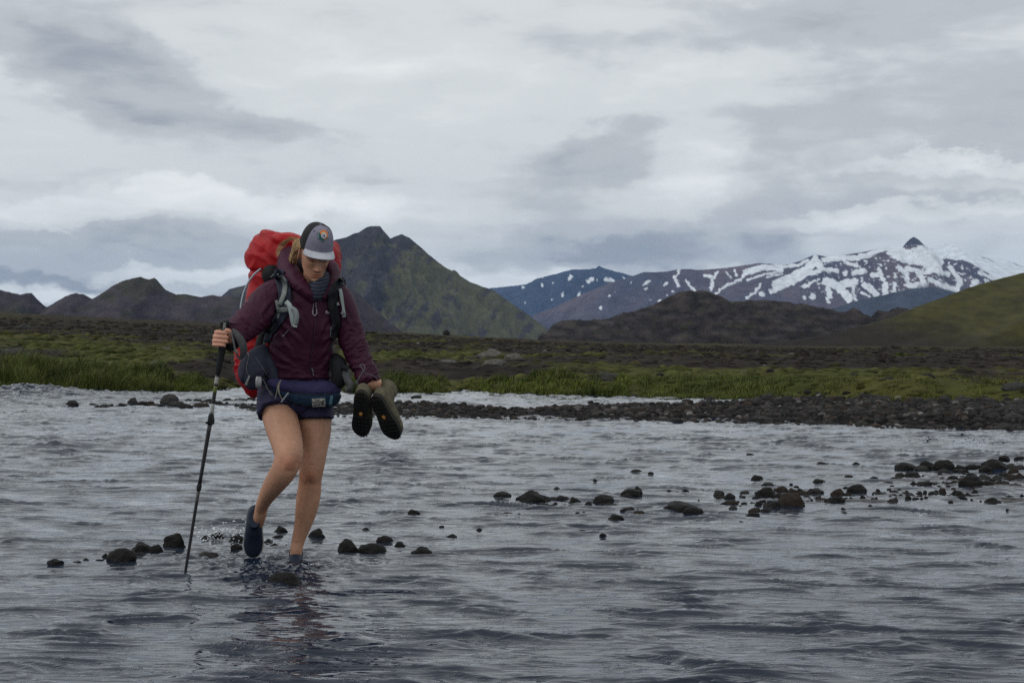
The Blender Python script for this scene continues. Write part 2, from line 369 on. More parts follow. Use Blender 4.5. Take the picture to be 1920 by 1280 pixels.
def strokes_mask(vx, vy, strokes, ox, oy, sc, jit, seed, soft=1.1):
    """snow lying along gullies: distance to a set of poly-lines on the mountain face"""
    jx = vx + jit * fbm(vx / 9, vy / 6, seed=seed, octv=4); jy = vy + jit * .6 * fbm(vx / 9, vy / 6, seed=seed + 50, octv=4)
    m = np.zeros(vx.shape)
    for pts, wd in strokes:
        P2 = [(ox + a / sc, oy + b / sc) for a, b in pts]; r = wd / sc * .5
        if len(P2) == 1: P2 = P2 * 2
        for (ax, ay), (bx, by) in zip(P2[:-1], P2[1:]):
            vx_, vy_ = bx - ax, by - ay; l2 = vx_ * vx_ + vy_ * vy_ + 1e-9
            q = np.clip(((jx - ax) * vx_ + (jy - ay) * vy_) / l2, 0, 1)
            d = np.hypot(jx - ax - q * vx_, jy - ay - q * vy_)
            m = np.maximum(m, sstep(r + soft, r - soft, d))
    return m
SNOW_B = [([(15,370),(40,405),(70,435)],12), ([(120,345),(155,350),(165,385),(160,425)],18), ([(195,325),(175,360)],15), ([(180,455),(230,410),(320,372),(350,330)],14),
 ([(350,330),(440,302),(550,302)],34), ([(360,372),(450,342),(560,322)],10), ([(470,355),(560,337)],10), ([(245,330),(270,360)],9), ([(290,315),(300,345)],12),
 ([(360,470),(410,435),(440,390)],11), ([(440,450)],28), ([(495,435),(560,412),(640,372),(700,338),(790,312),(860,318)],24), ([(520,392),(600,362),(690,312),(740,270)],46),
 ([(740,252),(765,292)],40), ([(690,402),(740,376)],16), ([(680,405)],26), ([(905,335)],32), ([(790,258),(870,248),(960,250),(1040,232),(1085,208)],30), ([(900,272),(970,292)],18),
 ([(800,380),(860,400),(900,440),(930,475)],46), ([(870,402),(960,382)],44), ([(950,390),(955,450),(970,495)],17), ([(810,420),(820,460)],30), ([(805,470),(815,495)],13),
 ([(680,470)],20), ([(725,465)],32), ([(960,330),(1010,320)],32), ([(1020,400),(1060,430),(1080,455)],36), ([(1000,440),(1045,470)],12), ([(1060,345),(1100,340),(1120,370)],27),
 ([(1095,310),(1105,345)],18), ([(1130,400),(1130,450)],34), ([(1185,395),(1180,440)],20), ([(1145,220)],18), ([(1125,285)],10), ([(1180,205),(1240,240),(1330,250),(1420,262)],78),
 ([(1170,200),(1210,250)],30), ([(1300,225),(1400,300)],64), ([(1400,270),(1430,310)],40), ([(1205,300),(1250,340),(1260,400)],28), ([(1250,305),(1330,330),(1400,320),(1480,340)],26),
 ([(1280,402),(1350,392),(1320,350)],30), ([(1380,370),(1440,400),(1520,425)],28), ([(1490,300),(1520,340),(1550,370),(1530,430)],25), ([(1470,402)],36), ([(1590,310)],12),
 ([(1620,402),(1640,380)],32), ([(1660,330),(1700,350),(1760,372)],20), ([(1700,382)],26), ([(1530,215),(1640,255),(1780,330)],60), ([(1085,200),(1160,195),(1235,205)],26), ([(1330,190),(1440,225),(1540,240)],46), ([(560,300),(640,290),(700,262)],18), ([(1440,222),(1540,250)],22)]
SNOW_L = [([(1700,100),(1730,80)],12), ([(1715,125)],15), ([(1820,105),(1830,90)],14), ([(1870,60),(1900,110)],15), ([(1865,140)],18), ([(1795,195)],30), ([(1505,163)],12), ([(1540,140)],7),
 ([(1460,230)],22), ([(1630,90)],10), ([(1740,190)],10), ([(1830,160)],10), ([(1905,20),(1880,60)],14)]
SNOW_A = [([(1020,118)],18), ([(1128,103)],18), ([(1190,90)],8), ([(1285,70),(1288,52)],14), ([(1390,85),(1410,68)],22), ([(1485,70),(1530,78)],18), ([(1590,65)],12), ([(1185,185)],12),
 ([(1245,155),(1240,165)],14), ([(1340,150),(1336,160)],16), ([(1360,110)],10), ([(1030,205)],10), ([(1130,60)],9), ([(1440,75)],8)]
def c_far(base_c, top_c, strokes, seed):  # bluish rock tones passed in have distance haze painted into them
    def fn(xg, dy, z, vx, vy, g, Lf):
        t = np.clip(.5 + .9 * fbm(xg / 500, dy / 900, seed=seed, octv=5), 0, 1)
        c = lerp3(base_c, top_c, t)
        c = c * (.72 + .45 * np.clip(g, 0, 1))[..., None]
        s = 0
        for st, ox, oy, sc in strokes: s = np.maximum(s, strokes_mask(vx, vy, st, ox, oy, sc, 4.0, seed + 7, .6))
        if seed == 21: s = np.maximum(s, sstep(.34, .42, fbm(vx / 9, vy / 6, seed=77, octv=4)) * sstep(1490, 1530, vx) * sstep(556, 540, vy) * .95)
        if seed == 21: s = s * sstep(.85, .68, fbm(vx / 7 + 9, vy / 5, seed=78, octv=3))
        s = s * (1 - sstep(24, 17, np.abs(vx - 1713)) * sstep(462, 458, vy))
        s = s * (dy <= 0)
        if seed == 21: c = lerp3(c, (.045, .040, .055), sstep(26, 18, np.abs(vx - 1713)) * sstep(466, 458, vy))
        return lerp3(c, (.74, .78, .82), s)
    return fn
# glacier dome behind the snowy range
mountain('hills', [(1560, 560), (1640, 520), (1700, 480), (1733, 461), (1752, 463), (1768, 456), (1781, 452), (1795, 466), (1850, 481), (1885, 487), (1920, 499), (2000, 512), (2200, 560)], 12500, .32,
         lambda xg, dy, z, vx, vy, g, Lf: lerp3((.74, .78, .82), (.10, .09, .10), sstep(.5, .62, fbm(xg / 300, dy / 160, seed=5, octv=4) + .35 * sstep(6, 0, np.abs(vx - 1771)) * sstep(-400, 0, dy))), 201, nx=260, nv=60, gul=.03, lam=900, label='far white glacier dome behind the snow-streaked range')
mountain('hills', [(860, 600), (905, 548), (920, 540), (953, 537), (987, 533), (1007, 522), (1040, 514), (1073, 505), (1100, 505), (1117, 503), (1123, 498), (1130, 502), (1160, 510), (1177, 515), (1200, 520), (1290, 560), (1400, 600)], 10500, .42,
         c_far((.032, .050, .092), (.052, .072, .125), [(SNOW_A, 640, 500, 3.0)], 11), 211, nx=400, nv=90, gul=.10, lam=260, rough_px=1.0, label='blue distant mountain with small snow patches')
mountain('hills', [(960, 640), (1000, 590), (1040, 575), (1100, 548), (1140, 532), (1173, 522), (1207, 510), (1240, 510), (1280, 504), (1313, 506), (1364, 502), (1404, 496), (1424, 493), (1471, 497), (1495, 491), (1528, 477), (1549, 481), (1582, 478), (1622, 472),
                   (1650, 465), (1664, 462), (1676, 465), (1692, 464), (1697, 457), (1706, 448), (1713, 444), (1722, 449), (1733, 459), (1745, 468), (1757, 478), (1780, 483), (1812, 488), (1840, 505), (1870, 522), (1950, 560), (2100, 600)], 9000, .40,
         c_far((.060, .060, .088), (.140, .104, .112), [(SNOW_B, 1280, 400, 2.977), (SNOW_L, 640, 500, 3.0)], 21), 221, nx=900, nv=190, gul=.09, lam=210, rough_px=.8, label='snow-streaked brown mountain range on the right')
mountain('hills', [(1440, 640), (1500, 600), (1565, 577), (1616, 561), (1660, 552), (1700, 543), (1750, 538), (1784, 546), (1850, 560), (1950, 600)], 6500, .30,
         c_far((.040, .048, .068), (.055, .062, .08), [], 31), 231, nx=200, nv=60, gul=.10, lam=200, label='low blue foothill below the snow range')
def c_green(xg, dy, z, vx, vy, g, Lf):
    # green grass on the ribs, dark violet scree and painted shadow in the gullies, running down to the lower right
    u = (vx + .75 * vy) / 26.0; v_ = (vy - .2 * vx) / 130.0
    n = .6 * fbm(u, v_, seed=301, octv=5) + .5 * fbm(vx / 18, vy / 12, seed=303, octv=5); n2_ = fbm(vx / 60, vy / 60, seed=311, octv=4)
    tg = sstep(-.15, .35, n + .5 * n2_ +   .25 * (g - .5) + .55 * sstep(690, 780, vx) * sstep(430, 520, vy) - .35 * sstep(470, 425, vy) - .15)
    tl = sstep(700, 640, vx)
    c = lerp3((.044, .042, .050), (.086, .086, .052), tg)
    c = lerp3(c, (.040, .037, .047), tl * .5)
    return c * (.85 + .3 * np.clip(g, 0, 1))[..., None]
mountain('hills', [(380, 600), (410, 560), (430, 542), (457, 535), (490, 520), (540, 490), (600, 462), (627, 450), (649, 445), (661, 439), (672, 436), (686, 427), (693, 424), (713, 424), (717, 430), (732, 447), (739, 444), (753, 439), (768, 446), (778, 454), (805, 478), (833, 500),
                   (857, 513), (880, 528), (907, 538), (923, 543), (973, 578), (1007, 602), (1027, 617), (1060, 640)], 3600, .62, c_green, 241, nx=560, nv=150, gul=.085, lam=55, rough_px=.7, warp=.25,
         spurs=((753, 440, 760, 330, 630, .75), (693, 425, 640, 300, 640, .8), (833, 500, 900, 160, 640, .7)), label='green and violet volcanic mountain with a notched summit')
def c_brown(xg, dy, z, vx, vy, g, Lf):
    t = np.clip(.5 + .9 * fbm(vx / 40, vy / 18, seed=321, octv=5), 0, 1)
    c = lerp3((.032, .025, .032), (.064, .050, .052), t)
    gr = sstep(.1, .5, fbm(vx / 50, vy / 30, seed=325, octv=4) + .8 * sstep(70, 20, np.hypot(vx - 262, (vy - 535) * 2.5)))
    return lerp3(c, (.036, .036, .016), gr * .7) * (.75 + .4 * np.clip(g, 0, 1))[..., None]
mountain('hills', [(-700, 560), (-300, 530), (-100, 540), (0, 543), (23, 549), (37, 552), (60, 549), (67, 558), (82, 572), (86, 577), (100, 569), (123, 555), (143, 549), (157, 552), (172, 560), (187, 553), (207, 538), (227, 528), (247, 522), (263, 519), (280, 524), (290, 521), (297, 527), (310, 543),
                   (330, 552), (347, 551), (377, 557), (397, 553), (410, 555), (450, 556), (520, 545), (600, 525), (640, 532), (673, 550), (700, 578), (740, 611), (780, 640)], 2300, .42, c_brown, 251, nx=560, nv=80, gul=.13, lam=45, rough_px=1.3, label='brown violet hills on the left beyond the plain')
def c_lava(xg, dy, z, vx, vy, g, Lf):
    t = np.clip(.5 + 1.0 * fbm(vx / 30, vy / 10, seed=331, octv=6), 0, 1)
    c = lerp3((.014, .0115, .012), (.050, .040, .036), t ** 1.3)
    return lerp3(c, (.040, .040, .020), sstep(.25, .6, fbm(vx / 45, vy / 14, seed=335, octv=4)) * .7)
mountain('hills', [(1005, 650), (1022, 632), (1033, 611), (1050, 602), (1078, 599), (1107, 600), (1140, 597), (1167, 587), (1190, 583), (1223, 572), (1247, 560), (1267, 550), (1280, 545), (1303, 546), (1320, 544), (1347, 553), (1371, 566), (1391, 564), (1431, 562), (1465, 565), (1515, 571),
                   (1549, 578), (1575, 585), (1588, 584), (1599, 577), (1612, 581), (1622, 590), (1640, 596), (1645, 581), (1666, 583), (1683, 575), (1698, 578), (1740, 590), (1900, 620)], 1100, .26, c_lava, 261, nx=560, nv=100, gul=.20, lam=16, rough_px=2.6, label='dark lava hills in front of the snow range')
def c_moss(xg, dy, z, vx, vy, g, Lf):
    t = sstep(655, 560, vy + .22 * (1700 - vx) + 22 * fbm(vx / 60, vy / 16, seed=341, octv=5))
    n = fbm(vx / 30, vy / 9, seed=345, octv=5)
    c = lerp3((.026, .021, .017), (.060, .057, .018), np.clip(t + .35 * n * t, 0, 1))
    return c * (.85 + .3 * n)[..., None]
mountain('hills', [(1180, 655), (1300, 652), (1380, 648), (1450, 641), (1520, 632), (1572, 622), (1616, 610), (1650, 601), (1683, 591), (1717, 575), (1767, 558), (1817, 539), (1868, 524), (1920, 511), (2050, 478), (2300, 440), (2700, 500)], 520, .20, c_moss, 271, nx=360, nv=90, gul=.05, lam=26, base=-1, rough_px=.7, powr=1.15, label='mossy green hillside rising at the right edge')

# ------------------------------------------------------------------ haze
bmz = bmesh.new(); bmesh.ops.create_cube(bmz, size=1)
hz = bpy.data.meshes.new('haze'); bmz.to_mesh(hz); bmz.free(); hzo = bpy.data.objects.new('haze', hz); col.objects.link(hzo)
hzo.scale = (24000, 19000, 960); hzo.location = (0, 7500, 960 / 2 - 6)
hm = bpy.data.materials.new('thin air haze'); hm.use_nodes = True; t = hm.node_tree; t.nodes.remove(t.nodes['Principled BSDF'])
pv = N(t, 'ShaderNodeVolumePrincipled'); pv.inputs['Color'].default_value = (.36, .58, 1.0, 1); pv.inputs['Density'].default_value = 2.5e-5; pv.inputs['Anisotropy'].default_value = .0
L(t, pv.outputs[0], t.nodes['Material Output'].inputs['Volume']); hz.materials.append(hm)
tag(hzo, 'thin blue haze over the plain and mountains', kind='stuff')
# ------------------------------------------------------------------ rocks
def ico(sub):
    bm_ = bmesh.new(); bmesh.ops.create_icosphere(bm_, subdivisions=sub, radius=1)
    v = np.array([q.co[:] for q in bm_.verts]); f = np.array([[q.index for q in g.verts] for g in bm_.faces]); bm_.free(); return v, f
ICO4, ICO3, ICO2, ICO1 = ico(4), ico(3), ico(2), ico(1)
def rock_shape(seed, ang=.5, base=ICO4):
    v, f = base; r = np.random.default_rng(seed); v = v.copy()
    for k in range(int(5 + 12 * ang)):                   # flat faces knocked off a round stone
        n = r.normal(size=3); n /= np.linalg.norm(n); d = r.uniform(.62, .95) if ang > .3 else r.uniform(.82, .98)
        s = v @ n - d; v = v - np.where(s > 0, s * .85, 0)[:, None] * n
    nrm = v / np.linalg.norm(v, axis=1)[:, None]
    k = fbm(v[:, 0] * 1.3 + seed, v[:, 1] * 1.3, v[:, 2] * 1.3, octv=2, seed=seed) * .16 * (1 + ang) + fbm(v[:, 0] * 5, v[:, 1] * 5, v[:, 2] * 5, octv=3, seed=seed + 5) * .035 * (.5 + ang * 1.5)
    return v + nrm * k[:, None], f
M_ROCK = {
 'dark': mat('dark wet basalt', (.0145, .0132, .0122), rough=.6, spec=.22, var=.5, vscale=3.5, bump=.7, bscale=9, bdist=.06),
 'gray': mat('grey stone', (.046, .045, .043), rough=.85, spec=.15, var=.45, vscale=3.5, bump=.6, bscale=9, bdist=.05),
 'brown': mat('brown stone', (.038, .030, .025), rough=.85, spec=.15, var=.45, vscale=3.5, bump=.6, bscale=9, bdist=.05)}
VAR = {}
def variant(kind, rocky, m):
    key = (kind, rocky, m)
    if key not in VAR:
        v, f = rock_shape(kind * 13 + 5, rocky)
        o = mesh_obj('rock', v, f, M_ROCK[m]); VAR[key] = o.data; bpy.data.objects.remove(o)
    return VAR[key]
ROCKS = []
def rock(px, py, w, h, m='dark', ang=.35, kind=None, label=None, group=None, cat='rock', name='rock', Y=None, z0=0.0, deep=.85, sink=.3, lean=0.):
    Y = ground_Y(py) if Y is None else Y
    k = rng.integers(0, 6) if kind is None else kind
    me = variant(int(k), ang, m)
    wm_ = w / F * Y; hm = h * .9 / F * Y
    o = bpy.data.objects.new(name, me); col.objects.link(o)
    rz = hm * .78 + .008
    ry = max(wm_ * .5 * deep, hm * .5)
    o.scale = (wm_ * .58, ry, rz)
    o.location = ((px - 960) / F * Y, Y + ry * .75, z0 + hm * .94 - rz * .93)
    o.rotation_euler = (rng.uniform(-.12, .12), lean + rng.uniform(-.1, .1), rng.uniform(-.5, .5) + (3.14 if rng.random() < .5 else 0))
    ROCKS.append(dict(o=o, px=px, py=py, w=w, h=h, m=m, ang=ang, label=label, cat=cat, group=group))
    return o
HAND = [  # px, py of its waterline, width, height, colour, angularity, label
 (103,1061,34,13,'dark',.7,'small jagged black rock, leftmost of the row left of the trekking pole'),
 (222,1055,52,28,'dark',.2,'large smooth humped rock in the row left of the trekking pole'),
 (247,1052,17,15,'dark',.5,'small pointed rock leaning on the right flank of the large humped rock'),
 (196,1045,11,8,'dark',.3,'tiny rock tucked behind the left shoulder of the large humped rock left of the pole'),
 (263,1036,44,20,'dark',.6,'broad flat-topped rock between the humped rock and the upright jagged rock'),
 (291,1037,24,17,'dark',.2,'round black rock at the right end of the flat-topped rock left of the pole'),
 (265,1043,27,8,'dark',.4,'low wet slab lying in front of the flat-topped rock'),
 (325,1030,40,34,'dark',.9,'tall jagged black rock standing just left of the trekking pole shaft'),
 (323,1043,24,7,'gray',.2,'small low grey stone in front of the tall jagged black rock'),
 (388,1048,38,14,'gray',.2,'grey half sunken stone just right of the lower trekking pole'),
 (159,1052,15,6,'dark',.4,'small dark stone between the leftmost jagged rock and the large humped rock'),
 (143,1057,20,6,'dark',.5,'thin flat rock skimming the surface right of the leftmost jagged rock'),
 (186,1053,18,6,'dark',.4,'low dark sliver of rock touching the left foot of the large humped rock'),
 (13,1021,30,7,'dark',.3,'low dark rock cut by the left edge of the photo'),
 (385,1013,21,11,'dark',.5,'small dark rock with splashes at the left end of the spray behind the pole'),
 (408,1011,25,13,'dark',.6,'dark rock in the spray between the pole and the raised foot'),
 (443,1016,28,15,'dark',.6,'dark rock in the spray right behind the raised blue shoe'),
 (443,1034,22,15,'dark',.5,'steep small rock in the foam below the raised blue shoe'),
 (443,1094,22,9,'dark',.7,'small rough rock in the dark reflection, nearer the camera than the raised shoe'),
 (533,1097,58,27,'dark',.12,'smooth dome shaped rock nearest the camera, below the standing foot'),
 (526,999,23,14,'dark',.6,'angular rock between the two lower legs'),
 (520,1007,20,5,'dark',.4,'flat sliver of rock in front of the angular rock between the lower legs'),
 (501,1017,19,7,'dark',.4,'low rock right beside the toe of the raised shoe'),
 (515,1028,19,10,'dark',.4,'small round rock between the raised toe and the standing ankle'),
 (537,1024,9,4,'dark',.4,'tiny pebble just left of the standing ankle'),
 (594,1007,31,18,'dark',.6,'cracked dark rock just right of the standing shin'),
 (650,1037,34,28,'dark',.15,'upright rounded black rock, leftmost of the four right of the standing foot'),
 (694,1038,48,20,'dark',.3,'low triangular black rock right of the upright rounded one'),
 (719,1017,28,13,'dark',.3,'sloping dark rock lying behind the low triangular one right of the hiker'),
 (748,1026,26,13,'dark',.5,'small pointed rock between the sloping rock and the wide domed one'),
 (789,1040,44,17,'dark',.4,'wide domed rock, rightmost of the row right of the standing foot'),
 (773,965,29,11,'dark',.4,'dark pointed rock alone in the river right of the bare shins'),
 (846,1007,22,6,'dark',.4,'low lone rock in open water right of the domed row'),
 (828,989,11,5,'dark',.4,'tiny lone pebble in open water up from the low lone rock'),
 (685,994,15,5,'dark',.3,'small wave-washed stone behind the upright rounded rock'),
 (942,931,28,10,'dark',.2,'low oval rock at the left end of the midstream chain'),
 (1001,943,55,25,'dark',.45,'biggest two-humped black rock at the left of the midstream chain'),
 (974,937,13,8,'dark',.3,'small rock behind the left flank of the two-humped black rock'),
 (1056,938,25,9,'dark',.3,'low grey-black rock in the middle of the midstream chain'),
 (1036,938,16,7,'gray',.3,'small grey stone right of the two-humped black rock'),
 (1077,944,22,13,'dark',.8,'small peaked rock in the middle of the midstream chain'),
 (1103,949,23,11,'dark',.9,'little pyramid shaped rock left of the rounded hump'),
 (1131,946,36,20,'dark',.15,'rounded hump with a sloping left side at the right of the midstream chain'),
 (1140,948,12,6,'gray',.2,'small grey stone at the foot of the rounded hump in the midstream chain'),
 (1043,920,16,8,'gray',.4,'small grey pointed stone behind the midstream chain'),
 (1187,932,45,16,'dark',.4,'wide low rock with a small round one behind it, upstream of the hump'),
 (1174,934,22,8,'dark',.3,'low lobe of stone at the left foot of the wide rock'),
 (1196,921,13,10,'dark',.3,'small round black stone perched behind the wide low rock'),
 (1280,961,62,21,'dark',.12,'long smooth flat-backed rock in mid river'),
 (1303,966,36,17,'dark',.2,'rounded rock overlapping the right end of the long flat-backed rock'),
 (1155,973,27,10,'dark',.6,'small dark wedge shaped rock below the rounded hump'),
 (1421,901,21,11,'dark',.2,'small egg shaped rock behind the central boulder cluster'),
 (1440,913,36,10,'dark',.5,'long low dark slab behind the black block of the central cluster'),
 (1438,932,38,22,'dark',.5,'black block shaped rock at the left of the central boulder cluster'),
 (1486,951,46,30,'brown',.25,'largest brownish boulder of the central cluster'),
 (1487,934,20,20,'brown',.3,'rounded knob behind the top of the largest brownish boulder'),
 (1457,953,32,16,'dark',.4,'dark boulder leaning on the left side of the largest brownish boulder'),
 (1349,931,19,14,'gray',.15,'grey upright round stone left of the central cluster'),
 (1368,936,21,12,'dark',.15,'round dark stone right beside the grey upright one'),
 (1571,929,27,14,'brown',.7,'rough brown rock left of the big round one'),
 (1530,925,28,11,'dark',.5,'dark knobbly rock between the central cluster and the rough brown rock'),
 (1609,923,37,17,'dark',.1,'big smooth round rock standing clear of the others'),
 (1568,942,34,14,'dark',.7,'flat black rock with a peaked back beside the sand spit'),
 (1413,967,24,7,'dark',.1,'low sausage shaped stone in front of the central cluster'),
 (1537,906,22,9,'dark',.2,'small sloping rock at the left tip of the upper sand spit'),
 (1592,896,18,6,'dark',.2,'low rounded rock behind the upper sand spit'),
 (1542,873,21,8,'dark',.3,'lone dark rock far out left of the upper right row'),
 (1605,873,15,7,'dark',.3,'lone small dark rock between the far lone one and the upper right row'),
 (1700,880,35,14,'dark',.1,'smooth black domed rock, leftmost of the upper right row'),
 (1740,879,32,16,'dark',.2,'black domed rock second from the left in the upper right row'),
 (1729,881,25,9,'gray',.1,'smooth pale grey stone in front of the second dome of the upper right row'),
 (1772,881,38,21,'dark',.12,'tall round black boulder third from the left in the upper right row'),
 (1770,885,19,7,'gray',.2,'small grey stone in front of the tall round boulder of the upper right row'),
 (1869,883,44,24,'dark',.12,'largest cone-like grey boulder of the upper right row'),
 (1851,884,24,13,'dark',.2,'sloping boulder against the left side of the cone-like grey boulder'),
 (1829,880,33,10,'dark',.5,'long low rock between the tall round and the cone-like boulder'),
 (1884,864,24,11,'dark',.4,'wedge shaped black rock behind the cone-like boulder'),
 (1915,863,22,9,'dark',.4,'dark rock behind the upper right row, cut by the right edge'),
 (1688,893,17,8,'gray',.15,'small grey egg shaped stone on the left half of the upper sand spit'),
 (1712,894,27,10,'dark',.3,'block-like dark stone beside the grey egg shaped stone on the spit'),
 (1826,914,48,25,'dark',.3,'massive dark boulder heading the lower right rock pile'),
 (1822,899,20,14,'dark',.3,'pointed rock behind the top of the massive dark boulder'),
 (1806,904,20,9,'brown',.2,'brownish pale stone at the left shoulder of the massive dark boulder'),
 (1789,901,19,10,'dark',.2,'round stone behind the brownish pale one in the lower right pile'),
 (1792,910,18,10,'brown',.3,'brown rounded stone at the left foot of the massive dark boulder'),
 (1855,914,23,14,'dark',.3,'dark rock against the right side of the massive dark boulder'),
 (1735,910,30,9,'dark',.5,'low dark rock lying on the front rim of the upper sand spit'),
 (1769,925,15,12,'brown',.5,'small upright brown rock in the shallows below the spit'),
 (1799,929,26,11,'dark',.5,'dark low rock in the shallows below the massive boulder'),
 (1829,926,18,10,'dark',.5,'slanted small rock below the massive dark boulder'),
 (1865,943,34,12,'dark',.5,'broad rough rock at the lower edge of the right rock pile'),
 (1632,955,16,11,'dark',.5,'small peaked rock alone below the lower sand spit'),
 (1783,944,12,6,'dark',.4,'tiny slanted stone alone in front of the right rock pile'),
 (1131,1007,14,8,'dark',.5,'tiny lone rock in open water below the midstream chain'),
 (134,762,21,13,'dark',.2,'blunt dark rock, leftmost by the far left bank'),
 (173,761,15,6,'dark',.3,'small dark stone right of the blunt rock by the far left bank'),
 (247,758,19,15,'gray',.5,'square grey rock at the start of the far left stone row'),
 (316,758,30,22,'gray',.12,'large grey domed boulder in the far left stone row'),
 (331,761,28,10,'gray',.3,'flat grey stone at the foot of the large grey domed boulder'),
 (347,765,23,10,'dark',.4,'dark block of stone in front of the far left stone row'),
 (375,763,27,9,'brown',.2,'brown oval stone at the right end of the far left stone row'),
]
for r_ in HAND:
    rock(r_[0], r_[1], r_[2], r_[3], r_[4], r_[5], label=r_[6])
G1 = ('small dark stone barely breaking the water in the midstream chain', 'small stones of the midstream chain',
 [(1020,949,19,7),(1087,944,10,6),(1126,947,10,5),(1254,922,14,5),(1286,923,13,6),(1270,923,6,3),(1172,961,21,9),(1181,957,17,7),(1198,965,22,9),(1152,950,20,6),(1193,885,19,6),(1220,888,10,4),(1116,902,10,5),(952,965,22,5),(974,966,15,5),(1091,998,17,5),(898,995,11,5)])
G2 = ('small dark stone lying among the boulders of the central cluster', 'small stones of the central cluster',
 [(1406,854,14,5),(1466,922,21,11),(1493,914,10,4),(1502,923,15,8),(1507,927,21,7),(1586,917,12,5),(1592,928,13,6),(1349,935,16,6),(1398,926,18,7),(1421,935,17,7),(1462,934,21,10),(1545,938,26,4),(1440,952,19,11),(1424,949,21,11),(1373,946,24,9),(1357,946,12,5),(1375,954,17,6),(1395,946,13,6),(1414,959,22,7),(1438,959,23,6),(1582,957,12,6),(1586,962,13,3),(1618,934,10,6),(1390,980,10,4),(1519,919,6,4),(1409,944,7,4),(1447,943,14,6),(1432,941,10,5),(1388,950,8,3)])
G3 = ('small dark stone in the rock pile and shallows at the right edge', 'small stones of the right rock pile',
 [(1802,881,18,10),(1804,885,29,6),(1896,878,24,10),(1912,881,22,11),(1641,899,15,6),(1682,901,26,7),(1698,903,13,5),(1668,908,18,5),(1714,909,11,7),(1751,909,13,6),(1848,899,26,10),(1867,904,24,10),(1876,909,21,9),(1886,893,21,8),(1901,898,24,10),(1915,896,20,10),(1901,889,20,13),(1914,905,22,7),(1886,908,17,7),(1884,917,21,6),(1905,913,32,7),(1769,929,9,7),(1814,930,15,7),(1831,933,26,5),(1806,937,18,9),(1905,938,50,4),(1823,938,7,4),(1884,930,9,4),(1895,933,11,5),(1918,932,9,7),(1884,925,8,3),(1734,914,9,3),(1647,922,10,6),(1672,922,8,4),(1654,930,10,4),(1701,927,14,5),(1704,935,11,6),(1729,937,8,5),(1738,936,10,7),(1720,936,11,4),(1643,935,9,4),(1679,937,9,4),(1673,941,21,6),(1644,954,10,6),(1890,956,9,3),(1760,932,5,3),(1781,931,6,4),(1840,941,8,4),(1780,908,12,5),(1770,908,8,4),(1872,896,14,7),(1858,889,10,6)])
G4 = ('small stone in the low row by the far left bank', 'small stones by the far left bank',
 [(196,763,19,6),(208,761,9,4),(229,761,18,6),(267,759,20,8),(281,759,16,8),(291,761,19,6),(181,763,11,4),(354,753,19,6),(369,753,17,6),(390,755,26,8),(408,757,20,6),(300,762,16,5),(218,763,10,3),(425,752,24,7),(449,752,24,7),(470,751,22,7)])
ANCH = [(r_[0], r_[1], r_[2], r_[6]) for r_ in HAND if len(r_[6].split()) <= 9 and r_[2] >= 17]
for lab, grp, L_ in (G1, G2, G3, G4):
    for a in L_:
        q = min(ANCH, key=lambda t: math.hypot(t[0] - a[0], 2.2 * (t[1] - a[1])))
        dx, dy = a[0] - q[0], a[1] - q[1]
        rel = ('left of' if dx < 0 else 'right of') if abs(dx) > q[2] * .5 else ('in front of' if dy >= 0 else 'behind')
        if abs(dx) > 1.6 * q[2] + 10: rel = 'well ' + rel
        m_ = ('dark', 'dark', 'gray', 'brown')[int(rng.integers(0, 4))] if a[2] > 12 else 'dark'
        lb = ('tiny' if a[2] < 11 else ('small' if a[2] < 20 else 'low')) + {'dark': ' dark', 'gray': ' grey', 'brown': ' brown'}[m_] + ' stone ' + rel + ' the ' + q[3]
        rock(a[0], a[1], a[2], a[3], m_, (.3, .5)[int(rng.integers(0, 2))], label=lb, group=grp, cat='stone', name='stone')
# tiny pebbles too small to single out
def blob_mesh(items, base, colors_):
    v0, f0 = base; nv = len(v0); n = len(items)
    vs = np.stack([v0 * (1 + .38 * fbm(v0[:, 0] * 1.3 + i * 3.1, v0[:, 1] * 1.3, v0[:, 2] * 1.3, octv=2, seed=5))[:, None] for i in range(24)])
    V = vs[rng.integers(0, 24, n)] * np.array([q[1] for q in items])[:, None, :]
    a = np.array([q[2] for q in items]); ca, sa = np.cos(a)[:, None], np.sin(a)[:, None]
    V = np.stack([V[..., 0] * ca - V[..., 1] * sa, V[..., 0] * sa + V[..., 1] * ca, V[..., 2]], -1) + np.array([tuple(q[0]) for q in items])[:, None, :]
    Fc = f0[None] + (np.arange(n) * nv)[:, None, None]
    C = np.repeat(np.array([colors_(i) for i in range(n)])[:, None, :], nv, 1)
    return V.reshape(-1, 3), Fc.reshape(-1, 3), C.reshape(-1, 3)
M_STUFF = mat('loose gravel', attr='Col', rough=.9, spec=.12, var=.45, vscale=9, bump=.4, bscale=20, bdist=.02)
def stone_col(i):
    t = rng.random(); g = rng.uniform(.55, 1.5)
    c = (.022, .021, .021) if t < .55 else ((.048, .041, .040) if t < .86 else ((.042, .032, .025) if t < .95 else (.12, .115, .11)))
    return np.array(c) * g
it = []
for cx, cy, sx, sy, n in ((1480, 935, 90, 14, 90), (1830, 905, 90, 16, 170), (1690, 928, 80, 9, 70), (1110, 952, 80, 12, 40)):
    for _ in range(n):
        px, py = rng.normal(cx, sx * .6), rng.normal(cy, sy * .6); Y = ground_Y(py); s = rng.uniform(2, 5.5) / F * Y
        it.append((((px - 960) / F * Y, Y, .2 * s), (s, s * .8, s * .6), rng.uniform(0, 6)))
v, f, c = blob_mesh(it, ICO2, lambda i: np.array([.022, .021, .020]) * rng.uniform(.7, 1.6))
tag(mesh_obj('gravel', v, f, M_STUFF, colors=c), 'scattered dark pebbles between the river rocks', kind='stuff')
